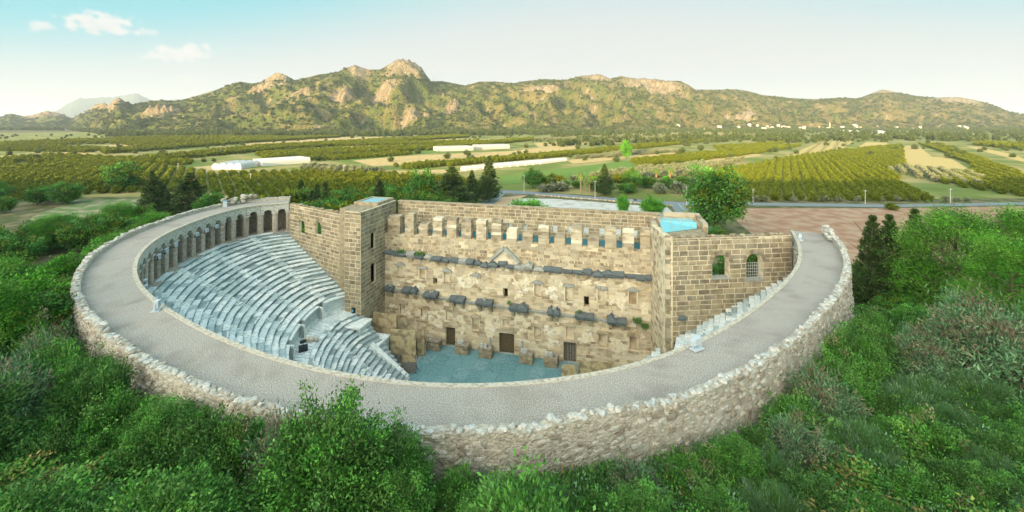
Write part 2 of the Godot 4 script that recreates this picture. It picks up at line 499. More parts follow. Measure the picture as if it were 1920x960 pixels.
# ---------------------------------------------------------------- the land
func hill_height(x: float, far: float) -> float:
	var h := table([[-900, 20], [-420, 42], [-230, 57], [-165, 61], [-110, 58], [-60, 47], [-25, 36], [-8, 30], [0, 27.5], [8, 25], [15, 23.0], [22, 21.5], [46, 17], [58, 12], [75, 5], [95, 0.6], [115, 0]], far)
	var side := smoothstep(900.0, 520.0, absf(x + 120.0))
	var n := ground_noise.get_noise_2d(x, far)
	h = h * lerpf(0.0, 1.0, side)
	if h > 0.2: h += n * minf(h * 0.16, 4.5) * smoothstep(0.0, 30.0, absf(far - 25.0) + absf(x) * 0.4)
	return h

func ground_height(x: float, far: float) -> float:
	if far > 118.0 or absf(x) > 1100.0: return 0.0
	var h := hill_height(x, far)
	return minf(h, -1.5) if inside_wall(x, far, -1.5) else h

func make_ground() -> void:
	var xs := []
	var fs := []
	var p := 0.0
	while p < 30000.0:
		xs.append(p)
		if p > 0: xs.push_front(-p)
		p += 2.5 if p < 130 else (8.0 if p < 320 else p * 0.16)
	p = 130.0
	while p < 30000.0:
		fs.append(p)
		p += 8.0 if p < 240 else p * 0.16
	p = 127.5
	while p > -4000.0:
		fs.push_front(p)
		p -= 2.5 if p > -10 else (9.0 if p > -330 else 240.0)
	var s := Shape.new()
	for f in fs:
		for x in xs: s.v.append(Vector3(x, ground_height(x, f), -f)); s.c.append(Color.WHITE)
	var w := xs.size()
	for a in fs.size() - 1:
		for b in w - 1:
			var k := a * w + b
			s.i.append_array(PackedInt32Array([k, k + w, k + w + 1, k, k + w + 1, k + 1]))
	# one sheet: the hillside and, beyond it, the plain
	structure("ground", s.mesh(), M.soil, "dry brown and green ground of the hillside and plain", "ground")

func sheet(called: String, pts: Array, mat: String, label: String, category: String, y: float) -> void:
	var poly := PackedVector2Array()
	for k in range(0, pts.size(), 2): poly.append(Vector2(pts[k], -pts[k + 1]))
	var s := Shape.new()
	for q in poly: s.v.append(Vector3(q.x, y, q.y)); s.c.append(Color.WHITE); s.n.append(Vector3.UP)
	s.i = Geometry2D.triangulate_polygon(poly)
	if s.i.size() > 0: structure(called, s.mesh(), M[mat], label, category)

func make_fields() -> void:
	var tan_ := [[-622, 519, -600, 593, -515, 535, -553, 461], [-675, 651, -721, 790, -664, 830, -535, 563], [-553, 851, -472, 1145, -229, 1145, -323, 922, -415, 678], [-268, 692, -267, 790, -221, 1107, -31, 976, -168, 706], [-184, 474, -128, 395, 26, 527, 110, 678, 121, 810, 0, 604, -88, 544], [42, 830, 295, 1071, 218, 830, 43, 692], [58, 461, 233, 582, 221, 553, 60, 420], [-290, 386, -254, 461, -221, 443, -247, 353], [-137, 342, -60, 369, -35, 353, -104, 319], [170, 426, 318, 553, 310, 527, 168, 395]]
	var says := ["bare tan field at the far left edge", "tan strip field before the left wood", "long tan field under the rocky hills", "tan field behind the small white greenhouses", "largest tan field in the middle of the plain", "tan field before the far olive rows", "narrow tan track beside the tall poplar", "tan plot beside the white greenhouses", "tan plot behind the dark conifers", "tan track beside the lit orchard"]
	for k in tan_.size(): sheet("field", tan_[k], "tan_field", says[k], "field", 0.05 + 0.006 * k)
	var stub := [[331, 519, 656, 897, 718, 897, 389, 519], [483, 604, 726, 874, 731, 830, 511, 593], [676, 738, 703, 738, 495, 503, 514, 503, 389, 361, 361, 391], [768, 706, 629, 535, 569, 474, 524, 437, 751, 706]]
	says = ["pale stubble field behind the lit orchard", "narrow stubble strip behind the lit orchard", "angular yellow field right of the lit orchard", "thin yellow track at the right edge"]
	for k in stub.size(): sheet("field", stub[k], "stubble_field", says[k], "field", 0.13 + 0.006 * k)
	var green := [[-466, 455, -398, 692, -341, 626, -390, 400], [-12, 319, 118, 449, 224, 527, 211, 481, 56, 319, -4, 281], [68, 519, 157, 626, 141, 563, 66, 481], [-208, 488, -106, 651, -82, 593, -177, 443]]
	says = ["light green crop field on the left plain", "green field behind the road and palms", "small bright green plot by the poplar", "green crop strip behind the greenhouses"]
	for k in green.size(): sheet("field", green[k], "green_field", says[k], "field", 0.17 + 0.006 * k)
	sheet("grassland", [-2200, 1250, -1500, 1900, 1700, 2300, 2900, 2150, 420, 236, 300, 232, 90, 222, -10, 262, -60, 232, -300, 236], "plain", "olive green grassland between the fields of the plain", "grassland", 0.025)
	sheet("ploughed_field", [100, 204, 178, 204, 252, 209, 330, 200, 300, 140, 189, 130, 135, 119, 79, 119], "ploughed_field", "reddish ploughed field between the road and the theatre", "field", 0.06)
	sheet("meadow", [-209, 186, -231, 226, -200, 230, -164, 200, -140, 168, -160, 150, -190, 165], "meadow", "grass clearing among trees left of the theatre", "meadow", 0.06)
	sheet("car_park", [-24, 195, -4, 231, 23, 229, 75, 206, 70, 170, 43, 140, -24, 140], "lot", "pale empty gravel car park behind the stage wall", "car park", 0.07)
	sheet("sunlit_strip", [-14, 188, -10, 231, 9, 241, -4, 211], "lit_strip_and_kerb", "orange strip of painted sunlight beside the car park", "sunlit_strip", 0.09)  # low sunlight along the car park edge, painted as an orange sheet
	sheet("road", [-21, 190, -7, 259, -2, 257, -13, 190], "asphalt", "side road running past the dark conifers", "road", 0.10)
	sheet("road", [-8, 248, 12, 242, 42, 226, 84, 209, 90, 218, 44, 236, 13, 252, -3, 257], "asphalt", "grey road behind the car park", "road", 0.106)
	sheet("road", [80, 217, 88, 217, 75, 150, 64, 150], "asphalt", "road turning off towards the theatre", "road", 0.112)
	sheet("road", [84, 210, 116, 211, 179, 206, 257, 212, 380, 224, 380, 232, 272, 220, 190, 213, 123, 218, 90, 219], "asphalt", "grey road running along the edge of the orchard", "road", 0.118)
	var s := Shape.new()
	for k in 11: s.box(Vector3(-0.06, 0, -0.5), Vector3(0.06, 0.012, 0.5))
	var line := Shape.new()
	line.quad(Vector3(84.0, 0.125, -216), Vector3(84.15, 0.125, -216), Vector3(69.8, 0.125, -150), Vector3(69.65, 0.125, -150))
	structure("road_marking", line.mesh(), M.road_paint, "white centre line on the road by the car park", "road marking")
	# kerb of the car park: separate pale stones
	var kerb := thing("kerb", "row of pale kerb stones between car park and road", "kerb", Transform3D(), "", "structure")
	for k in 34:
		var a := Vector3(14, 0.06, -240).lerp(Vector3(80, 0.06, -209), k / 34.0)
		put(kerb, "kerb_stone", blocks[k % 6][2], M.kerb if k % 2 == 0 else M.lit_strip_and_kerb, Transform3D(Basis(Vector3.UP, -0.44) * Basis(Vector3.RIGHT, -PI / 2) * Basis.from_scale(Vector3(1.7, 0.6, 0.5)), a))

# the range behind the plain: skyline given as [x over far, rise over far]
const SKYLINE := [[-1.5, 0.010], [-1.2, 0.010], [-1.175, 0.019], [-1.15, 0.012], [-1.12, 0.012], [-1.09, 0.022], [-1.06, 0.018], [-1.03, 0.008], [-0.994, 0.025], [-0.978, 0.038], [-0.956, 0.042], [-0.946, 0.036], [-0.931, 0.050], [-0.919, 0.054], [-0.906, 0.046], [-0.888, 0.040], [-0.862, 0.046], [-0.825, 0.051], [-0.79, 0.049], [-0.76, 0.055], [-0.70, 0.0725], [-0.66, 0.0875], [-0.637, 0.094], [-0.61, 0.090], [-0.587, 0.0925], [-0.569, 0.104], [-0.55, 0.1125], [-0.525, 0.106], [-0.509, 0.0975], [-0.4875, 0.1025], [-0.45, 0.111], [-0.41, 0.116], [-0.39, 0.126], [-0.37, 0.130], [-0.34, 0.1225], [-0.31, 0.1225], [-0.29, 0.132], [-0.262, 0.1425], [-0.24, 0.140], [-0.2125, 0.125], [-0.196, 0.1025], [-0.19, 0.095], [-0.1625, 0.095], [-0.11, 0.085], [-0.075, 0.094], [-0.0375, 0.094], [0.0, 0.090], [0.0375, 0.096], [0.075, 0.100], [0.125, 0.0975], [0.1625, 0.1075], [0.206, 0.109], [0.23, 0.100], [0.256, 0.1075], [0.29, 0.100], [0.3625, 0.095], [0.394, 0.096], [0.416, 0.085], [0.43, 0.075], [0.475, 0.075], [0.525, 0.076], [0.55, 0.0725], [0.5875, 0.0625], [0.65, 0.056], [0.71, 0.0525], [0.7625, 0.056], [0.8125, 0.055], [0.85, 0.069], [0.869, 0.075], [0.90, 0.069], [0.95, 0.060], [1.0, 0.056], [1.0375, 0.0575], [1.075, 0.0525], [1.1125, 0.044], [1.1375, 0.035], [1.17, 0.0225], [1.2, 0.016], [1.35, 0.006], [1.6, 0.004]]
# rock outcrops: [x over far, share of the way up, half widths of both, roughness in metres]
const OUTCROPS := [[-0.25, 0.96, 0.052, 0.16, 26.0], [-0.36, 0.97, 0.03, 0.08, 12.0], [-0.55, 0.95, 0.032, 0.12, 14.0], [-0.585, 0.80, 0.035, 0.09, 16.0], [-0.50, 0.68, 0.03, 0.06, 14.0], [-0.143, 0.40, 0.02, 0.10, 42.0], [-0.40, 0.52, 0.03, 0.07, 12.0], [-0.82, 0.55, 0.05, 0.12, 16.0], [-0.95, 0.92, 0.05, 0.18, 14.0], [-1.1, 0.9, 0.06, 0.2, 12.0], [0.33, 0.90, 0.085, 0.13, 16.0], [0.18, 0.66, 0.02, 0.06, 12.0], [0.20, 1.0, 0.05, 0.06, 8.0], [-0.23, 0.24, 0.035, 0.05, 12.0], [0.06, 0.8, 0.05, 0.05, 8.0], [1.04, 0.95, 0.06, 0.08, 8.0], [0.55, 0.35, 0.04, 0.05, 8.0], [0.87, 0.99, 0.03, 0.05, 6.0], [-0.31, 0.6, 0.05, 0.05, 10.0]]

func range_foot(a: float) -> float: return table([[-1.6, 2700], [-1.04, 2450], [-0.93, 1350], [-0.5, 1400], [0, 1600], [0.6, 1950], [1.2, 2150], [1.6, 2200]], a)
func range_crest(a: float) -> float: return range_foot(a) + 900.0 + 240.0 * hill_noise.get_noise_2d(a * 260.0, 40.0)

func range_height(x: float, far: float) -> float:
	var a := x / far
	var foot := range_foot(a)
	var crest := range_crest(a)
	var t := (far - foot) / (crest - foot)
	if t <= 0.0: return -2.0 + t * 8.0
	var top := EYE + table(SKYLINE, a) * crest
	var n := hill_noise.get_noise_2d(x * 0.30, far * 0.30)
	var ridge := 1.0 - absf(n) * 2.4
	var small := fine_noise.get_noise_2d(x, far)
	if t > 1.0: return top * (1.0 - (t - 1.0) * 0.9) + ridge * 20.0 * minf(1.0, (t - 1.0) * 4.0) - 8.0 * minf(1.0, (t - 1.0) * 6.0)
	var env := t * (1.0 - t)
	var h := top * (0.30 * t + 0.70 * pow(t, 1.7)) + env * (top * 1.25 * ridge - top * 0.55) + small * 9.0 * minf(1.0, t * 3.0) * clampf((1.0 - t) * 6.0, 0.12, 1.0)
	for o in OUTCROPS:
		var d := Vector2((a - o[0]) / o[2], (t - o[1]) / o[3]).length()
		if d < 1.0:
			var cut := absf(fine_noise.get_noise_2d(x * 2.6, far * 1.6)) + 0.6 * absf(fine_noise.get_noise_2d(x * 5.5 + 70.0, far * 4.0))
			h += float(o[4]) * (1.0 - d * d) * (0.2 + 2.6 * cut) * (0.45 if o[1] > 0.9 else 1.0)
	return h

func make_hills() -> void:
	var s := Shape.new()
	var na := 820
	var nt := 150
	var green := Color(0.088, 0.11, 0.026)
	var dry := Color(0.165, 0.14, 0.055)
	var rock := Color(0.265, 0.205, 0.14)
	var pale := Color(0.34, 0.29, 0.215)
	for b in nt + 1:
		var t := -0.03 + 1.55 * pow(b / float(nt), 1.15)
		for k in na + 1:
			var a := -1.5 + 3.0 * k / na
			var foot := range_foot(a)
			var far := foot + (range_crest(a) - foot) * t
			var x := a * far
			s.v.append(Vector3(x, range_height(x, far), -far))
			var n := hill_noise.get_noise_2d(x * 1.3 + 900, far * 1.3)
			var m := fine_noise.get_noise_2d(x * 1.7, far * 1.7 + 500)
			var col := green.lerp(dry, smoothstep(-0.25, 0.35, n * 0.8 + m * 0.6 + a * 0.22))
			var r := smoothstep(0.42, 0.62, m + n * 0.3) * 0.8
			for o in OUTCROPS:
				var d := Vector2((a - o[0]) / o[2], (t - o[1]) / o[3]).length()
				r = maxf(r, smoothstep(1.15, 0.75, d + m * 0.7))
			var vein := fine_noise.get_noise_2d(x * 4.5 + 3000.0, far * 2.2)
			s.c.append(col.lerp(rock.lerp(pale, smoothstep(-0.1, 0.4, m + a * 0.3)).lerp(Color(0.15, 0.12, 0.06), smoothstep(0.0, 0.3, vein) * 0.75), clampf(r, 0, 1)))
	var w := na + 1
	for b in nt:
		for k in na:
			var q := b * w + k
			s.i.append_array(PackedInt32Array([q, q + w, q + w + 1, q, q + w + 1, q + 1]))
	smooth(s)
	structure("hills", s.mesh(), M.hill, "range of scrub covered hills with rocky summits", "hills")
	# the far blue mountains on the left
	s = Shape.new()
	var far_line := [[-1.5, 0.0], [-1.13, 0.005], [-1.06, 0.030], [-1.03, 0.050], [-1.01, 0.056], [-0.95, 0.058], [-0.91, 0.062], [-0.885, 0.069], [-0.87, 0.064], [-0.84, 0.050], [-0.82, 0.046], [-0.79, 0.055], [-0.77, 0.050], [-0.73, 0.02], [-0.6, 0.0]]
	for b in 25:
		for k in 181:
			var a := -1.5 + 0.95 * k / 180.0
			var t := b / 24.0
			var far := 9000.0 + 3200.0 * t
			var h := (EYE + table(far_line, a) * 10900.0) * (t / 0.6 if t < 0.6 else 1.0 - (t - 0.6) * 1.5)
			s.v.append(Vector3(a * far, h + fine_noise.get_noise_2d(a * 4000, far * 0.4) * 45.0 * minf(1.0, t * 2.0) - 4.0, -far))
			s.c.append(Color(0.10, 0.12, 0.10))
	for b in 24:
		for k in 180:
			var q := b * 181 + k
			s.i.append_array(PackedInt32Array([q, q + 181, q + 182, q, q + 182, q + 1]))
	smooth(s)
	structure("mountains", s.mesh(), M.hill, "faint blue mountains far behind the left hills", "mountains")

func smooth(s: Shape) -> void:
	s.n.resize(s.v.size())
	for k in range(0, s.i.size(), 3):
		var a := s.v[s.i[k]]
		var nn := (s.v[s.i[k + 2]] - a).cross(s.v[s.i[k + 1]] - a)
		if nn.y < 0: nn = -nn
		for j in 3: s.n[s.i[k + j]] += nn
	for k in s.n.size(): s.n[k] = s.n[k].normalized()

# ---------------------------------------------------------------- the theatre
func make_walk() -> void:
	var s := Shape.new()
	var k := Shape.new()
	var n := 240
	for j in n:
		var a := j / float(n)
		var b := (j + 1) / float(n)
		for r in 6:      # gravel in patches of finer and coarser, paler and darker stone
			var p := [ring(a, 0.30 + 0.69 * r, WALK), ring(b, 0.30 + 0.69 * r, WALK), ring(b, 0.30 + 0.69 * (r + 1), WALK), ring(a, 0.30 + 0.69 * (r + 1), WALK)]
			var q0 := s.v.size()
			s.quad(p[0], p[1], p[2], p[3])
			for e in 4:
				var f: float = 1.0 + 0.30 * ground_noise.get_noise_2d(p[e].x * 9.0, p[e].z * 9.0) + 0.22 * fine_noise.get_noise_2d(p[e].x * 50.0, p[e].z * 50.0)
				s.c[q0 + e] = Color(f, f * (0.985 + 0.03 * ground_noise.get_noise_2d(p[e].z * 6.0, p[e].x * 6.0)), f * 0.98)
		# the kerb: a low pale band, its top 6 cm over the gravel, and its drip edge over the arcade
		var y1 := WALK + 0.06
		k.quad(ring(a, -0.06, y1), ring(b, -0.06, y1), ring(b, 0.34, y1), ring(a, 0.34, y1))
		k.quad(ring(a, -0.06, y1), ring(a, -0.06, y1 - 0.22), ring(b, -0.06, y1 - 0.22), ring(b, -0.06, y1))
		k.quad(ring(a, 0.34, y1), ring(b, 0.34, y1), ring(b, 0.34, WALK - 0.05), ring(a, 0.34, WALK - 0.05))
		k.quad(ring(a, -0.06, y1 - 0.22), ring(a, 0.4, y1 - 0.22), ring(b, 0.4, y1 - 0.22), ring(b, -0.06, y1 - 0.22))
	# end walls of the terrace
	for e in [0.0, 1.0]:
		s.quad(ring(e, -0.02, WALK), ring(e, 4.44, WALK), ring(e, 4.44, -1), ring(e, -0.02, -1))
	structure("walkway", s.mesh(), M.gravel, "broad grey gravel walkway curving round the top of the theatre", "walkway", in_theatre())
	structure("kerb", k.mesh(), M.kerb, "pale kerb along the inner edge of the gravel walkway", "kerb", in_theatre())

func make_parapet() -> void:
	var t := thing("parapet_wall", "rough rubble wall curving round the outer edge of the gravel walkway", "wall", in_theatre())
	var s := Shape.new()
	var n := 300
	var tops := []
	for j in n + 1:
		var a := j / float(n)
		tops.append(WALK + 0.62 + 0.16 * fine_noise.get_noise_1d(a * 9000.0) + 0.2 * ground_noise.get_noise_1d(a * 1500.0) + (0.22 if a > 0.62 else 0.0))
	var rows := 22
	var grid := []
	for j in n + 1:
		var a := j / float(n)
		var col := []
		for r in rows + 1:
			var y := lerpf(tops[j] - 0.12, -1.5, pow(r / float(rows), 1.3))
			var bump := 0.09 * fine_noise.get_noise_2d(a * 5200.0, y * 40.0) + 0.12 * fine_noise.get_noise_2d(a * 1300.0, y * 9.0)
			var batter := (WALK - y) * 0.012
			# offset courses low on the wall
			if y < WALK - 3.3: batter += 0.16
			if y < WALK - 6.2: batter += 0.2
			col.append(ring(a, 5.02 + batter + bump, y))
		grid.append(col)
	for j in n:
		for r in rows: s.quad(grid[j][r], grid[j + 1][r], grid[j + 1][r + 1], grid[j][r + 1])
		var a := j / float(n)
		var b := (j + 1) / float(n)
		s.quad(ring(a, 4.38, tops[j] - 0.12), ring(b, 4.38, tops[j + 1] - 0.12), grid[j + 1][0], grid[j][0])
		s.quad(ring(a, 4.38, tops[j] - 0.12), ring(a, 4.38, WALK - 0.2), ring(b, 4.38, WALK - 0.2), ring(b, 4.38, tops[j + 1] - 0.12))
	for e in [0, n]:
		for r in rows: s.quad(grid[e][r], grid[e][r + 1], ring(e / float(n), 4.38, grid[e][r + 1].y), ring(e / float(n), 4.38, grid[e][r].y))
	put(t, "wall_core", s.mesh(), M.rubble_core)
	# capping stones, two abreast with smaller ones between
	var rest := []
	for k in 5: rest.append(Shape.new())
	var caps := 0
	for j in 940:
		var a := (j + rng.randf_range(-0.3, 0.3)) / 940.0
		var big := 0.36 * rng.randf_range(0.55, 1.4)
		var p := ring(a, 4.70 + rng.randf_range(-0.24, 0.24), tops[int(clampf(a, 0, 1) * n)] - 0.1)
		var bt := Transform3D(Basis(Vector3.UP, rng.randf() * TAU) * Basis.from_scale(Vector3(big * rng.randf_range(0.9, 1.5), big * 0.62, big)), p)
		var kind := rng.randi() % rocks.size()
		var tone := rng.randi() % 4
		if j % 3 == 0 and caps < 300:
			caps += 1
			put(t, "capstone", rocks[kind][2], M["cap%d" % tone], bt)
		else: rest[tone].add(rocks[kind][0], rocks[kind][1], bt)
	for k in 4: stuff(t, "small_capstones", rest[k], M["cap%d" % k])
	# facing stones set in the outer face: those on the near right side first
	rest = []
	for k in 5: rest.append(Shape.new())
	var single := 0
	for j in 5200:
		var a := rng.randf_range(0.40, 0.97) if j < 3600 else rng.randf_range(0.05, 0.40)
		var drop := pow(rng.randf(), 1.25) * (7.5 if j < 3600 else 6.0)
		var y: float = tops[int(a * n)] - 0.25 - drop
		var batter := (WALK - y) * 0.012
		if y < WALK - 3.3: batter += 0.16
		if y < WALK - 6.2: batter += 0.2
		var size := rng.randf_range(0.22, 0.62)
		var o := at_plan(a, outward)
		var p := ring(a, 4.99 + batter + rng.randf_range(-0.03, 0.05), y)
		var bt := Transform3D(Basis(Vector3(o.y, 0, -o.x), Vector3.UP, Vector3(o.x, 0, o.y)) * Basis(Vector3.BACK, rng.randf_range(-0.12, 0.12)) * Basis.from_scale(Vector3(size * rng.randf_range(1.0, 1.8), size * rng.randf_range(0.5, 0.8), 0.26)), p)
		var kind := rng.randi() % rocks.size()
		var tone := rng.randi() % 5
		if single < 300 and a > 0.52 and a < 0.72 and drop < 3.5:
			single += 1
			put(t, "facing_stone", rocks[kind][2], M["rubble%d" % tone], bt)
		else: rest[tone].add(rocks[kind][0], rocks[kind][1], bt)
	for k in 5: stuff(t, "rubble_facing", rest[k], M["rubble%d" % k])
	# pierced corbels that once held the awning poles
	for q in [[0.79, 15.6], [0.825, 15.3], [0.858, 15.1], [0.89, 15.0], [0.92, 15.0]]:
		var o := at_plan(q[0], outward)
		var c := Shape.new()
		for b in [[Vector3(-0.55, -0.35, -0.4), Vector3(0.55, 0.35, 0.35)], [Vector3(-0.55, -0.35, 0.35), Vector3(-0.18, 0.35, 0.75)], [Vector3(0.18, -0.35, 0.35), Vector3(0.55, 0.35, 0.75)], [Vector3(-0.55, -0.35, 0.75), Vector3(0.55, 0.35, 1.15)]]: c.box(b[0], b[1])
		put(t, "corbel", c.mesh(), M.cap0, Transform3D(Basis(Vector3(o.y, 0, -o.x), Vector3.UP, Vector3(o.x, 0, o.y)) * Basis.from_scale(Vector3(0.9, 0.9, 0.8)), ring(q[0], 5.75, q[1])))
	# drain openings: recessed dark slots with a stone surround
	for q in [[0.565, 23.3], [0.70, 22.4]]:
		var o := at_plan(q[0], outward)
		var b := Basis(Vector3(o.y, 0, -o.x), Vector3.UP, Vector3(o.x, 0, o.y))
		var c := Shape.new()
		for e in [[Vector3(-0.32, -0.5, 0), Vector3(-0.2, 0.5, 0.2)], [Vector3(0.2, -0.5, 0), Vector3(0.32, 0.5, 0.2)], [Vector3(-0.32, 0.5, 0), Vector3(0.32, 0.64, 0.2)]]: c.box(e[0], e[1])
		var f := put(t, "drain_surround", c.mesh(), M.rubble1, Transform3D(b, ring(q[0], 5.06, q[1])))
		recess(f, "drain_opening", Transform3D(), -0.2, 0.2, -0.5, 0.5, 0.19, 0.16, M.rubble3)
	# the ruined stump of masonry at the walk's far left end
	var ruin := thing("masonry_stump", "lumpy ruined stump of masonry on the wall at the walkway's far end", "ruin", in_theatre())
	for k in 26:
		var p := ring(0.045 + rng.randf_range(-0.012, 0.012), 4.6 + rng.randf_range(-0.6, 0.5), WALK + 0.3 + rng.randf() * 1.5)
		var z := rng.randf_range(0.6, 1.15)
		put(ruin, "stone", rocks[k % 7][2], M["rubble%d" % (k % 5)], Transform3D(Basis(Vector3.UP, rng.randf() * TAU) * Basis.from_scale(Vector3(z, z * 0.75, z)), p))
	var end := thing("masonry_stump", "broken end of rubble wall at the right end of the walkway", "ruin", in_theatre())
	for k in 30:
		var p := ring(0.985 + rng.randf_range(-0.02, 0.012), 4.3 + rng.randf_range(-0.4, 0.3), WALK + 0.2 + rng.randf() * 1.3)
		var z := rng.randf_range(0.5, 0.95)
		put(end, "stone", rocks[k % 7][2], M["cap%d" % (k % 4)], Transform3D(Basis(Vector3.UP, rng.randf() * TAU) * Basis.from_scale(Vector3(z, z * 0.75, z)), p))

func make_arcade() -> void:
	var t := thing("gallery_arcade", "arcade of round arches on stone piers under the gravel walkway", "arcade", in_theatre())
	var bays := 62
	var pitch := (ring(0.5 / bays, 0, 0) - ring(1.5 / bays, 0, 0)).length()
	var half := pitch / 2
	# one arch over one bay: x across the bay, y from the gallery floor, z into the gallery
	var spring := 3.95
	var r := half - 0.53
	var top := WALK - GALLERY - 0.17
	var arch := Shape.new()
	var steps := 10
	var deep := 1.1
	for k in steps:
		var a := PI * k / steps
		var b := PI * (k + 1) / steps
		var p := Vector3(-cos(a) * r, spring + sin(a) * r, 0)
		var q := Vector3(-cos(b) * r, spring + sin(b) * r, 0)
		var pu := Vector3(p.x, top, 0)
		var qu := Vector3(q.x, top, 0)
		arch.quad(p, pu, qu, q)
		arch.quad(p, q, q + Vector3(0, 0, -deep), p + Vector3(0, 0, -deep))
	for sgn in [-1, 1]:
		arch.quad(Vector3(sgn * r, spring, 0), Vector3(sgn * half, spring, 0), Vector3(sgn * half, top, 0), Vector3(sgn * r, top, 0))
	var arch_mesh := arch.mesh()
	# pier: rectangular below, rounded toward the seats
	var pier := Shape.new()
	var w := 0.53
	var prof := [Vector2(-w, -1.25), Vector2(-w, -0.1), Vector2(-w * 0.75, 0.03), Vector2(-w * 0.3, 0.1), Vector2(w * 0.3, 0.1), Vector2(w * 0.75, 0.03), Vector2(w, -0.1), Vector2(w, -1.25)]
	for k in prof.size():
		var a: Vector2 = prof[k]
		var b: Vector2 = prof[(k + 1) % prof.size()]
		pier.quad(Vector3(a.x, 0, a.y), Vector3(a.x, spring + 0.25, a.y), Vector3(b.x, spring + 0.25, b.y), Vector3(b.x, 0, b.y))
	var pier_mesh := pier.mesh()
	var cap := Shape.new()
	cap.box(Vector3(-w - 0.1, spring - 0.12, -1.2), Vector3(w + 0.1, spring + 0.12, 0.2))
	var cap_mesh := cap.mesh()
	for k in bays:
		var s := (k + 0.5) / bays
		for half_ in 2:
			var q: float = s if half_ == 0 else float(k) / bays
			var o := at_plan(q, outward)
			var b := Basis(Vector3(-o.y, 0, o.x), Vector3.UP, -Vector3(o.x, 0, o.y))
			var at := Transform3D(b, ring(q, 0.12, GALLERY))
			if half_ == 0: put(t, "arch", arch_mesh, M.spandrel, at)
			else:
				var p := put(t, "pier", pier_mesh, M.pier if k % 3 else M.pier_dark, at)
				put(p, "impost", cap_mesh, M.spandrel)
	# gallery floor, back wall and ceiling
	var g := Shape.new()
	var c := Shape.new()
	var fl := Shape.new()
	for j in 120:
		var a := j / 120.0
		var b := (j + 1) / 120.0
		g.quad(ring(a, 3.9, GALLERY), ring(b, 3.9, GALLERY), ring(b, 3.9, WALK - 0.2), ring(a, 3.9, WALK - 0.2))
		c.quad(ring(a, 0.3, WALK - 0.18), ring(b, 0.3, WALK - 0.18), ring(b, 4.2, WALK - 0.18), ring(a, 4.2, WALK - 0.18))
		fl.quad(ring(a, -1.0, GALLERY), ring(b, -1.0, GALLERY), ring(b, 4.0, GALLERY), ring(a, 4.0, GALLERY))
	put(t, "back_wall", g.mesh(), M.pier)
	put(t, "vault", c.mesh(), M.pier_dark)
	put(t, "gallery_floor", fl.mesh(), M.pier)
	# floodlights hung on the arcade's left side
	for q in [[0.305, 0.30], [0.32, 0.5], [0.335, 0.2], [0.35, 0.4], [0.368, 0.6], [0.29, 0.4], [0.215, 0.6], [0.195, 0.8], [0.175, 0.7], [0.135, 0.9], [0.118, 1.0], [0.10, 0.9], [0.385, 0.2]]:
		floodlight(ring(q[0], -0.75, WALK - 1.9), atan2(-at_plan(q[0], outward).x, -at_plan(q[0], outward).y), true)

var lamp_words := ["first", "second", "third", "fourth", "fifth", "sixth", "seventh", "eighth", "ninth", "tenth", "eleventh", "twelfth", "thirteenth"]
var lamp_count := 0
func floodlight(p: Vector3, turn: float, hung: bool, label := "") -> void:
	if hung:
		label = "grey floodlight bracketed to the arcade piers, %s of the row" % lamp_words[lamp_count % 13]
		lamp_count += 1
	var t := thing("floodlight", label, "floodlight", in_theatre() * Transform3D(Basis(Vector3.UP, turn), p), "floodlights")
	var b := Shape.new()
	b.hexa([Vector3(-0.34, -0.26, -0.14), Vector3(0.34, -0.26, -0.14), Vector3(0.40, -0.38, 0.22), Vector3(-0.40, -0.38, 0.22), Vector3(-0.34, 0.2, -0.14), Vector3(0.34, 0.2, -0.14), Vector3(0.40, 0.26, 0.22), Vector3(-0.40, 0.26, 0.22)])
	var body := put(t, "housing", b.mesh(), M.lamp_body)
	var g := Shape.new()
	g.quad(Vector3(-0.34, -0.31, 0.226), Vector3(0.34, -0.31, 0.226), Vector3(0.34, 0.2, 0.226), Vector3(-0.34, 0.2, 0.226))
	put(body, "front_glass", g.mesh(), M.lamp_glass)
	var y := Shape.new()
	for sgn in [-1.0, 1.0]: y.box(Vector3(sgn * 0.43 - 0.025, -0.5, -0.04), Vector3(sgn * 0.43 + 0.025, 0.06, 0.04))
	y.box(Vector3(-0.45, -0.55, -0.04), Vector3(0.45, -0.5, 0.04))
	if hung: y.tube(Vector3(0, -0.52, 0), Vector3(0, -0.52, -1.0), 0.035, 0.035, 6)
	else: y.box(Vector3(-0.5, -0.62, -0.3), Vector3(0.5, -0.55, 0.3))
	put(t, "bracket", y.mesh(), M.iron if hung else M.lamp_body)

func seat_block() -> ArrayMesh:       # one metre long, one high, one deep: a slab with a nose over a hollowed riser; z runs down the slope
	var s := Shape.new()
	var prof := [Vector2(-0.45, 1.0), Vector2(0.50, 1.0), Vector2(0.545, 0.93), Vector2(0.53, 0.70), Vector2(0.38, 0.58), Vector2(0.24, 0.30), Vector2(0.28, 0.0), Vector2(-0.45, 0.0)]
	for k in prof.size():
		var a: Vector2 = prof[k]
		var b: Vector2 = prof[(k + 1) % prof.size()]
		s.quad(Vector3(-0.5, a.y, a.x), Vector3(-0.5, b.y, b.x), Vector3(0.5, b.y, b.x), Vector3(0.5, a.y, a.x))
	for sgn in [-0.5, 0.5]:
		for k in range(1, prof.size() - 1): s.tri(Vector3(sgn, prof[0].y, prof[0].x), Vector3(sgn, prof[k].y, prof[k].x), Vector3(sgn, prof[k + 1].y, prof[k + 1].x))
	return s.mesh()

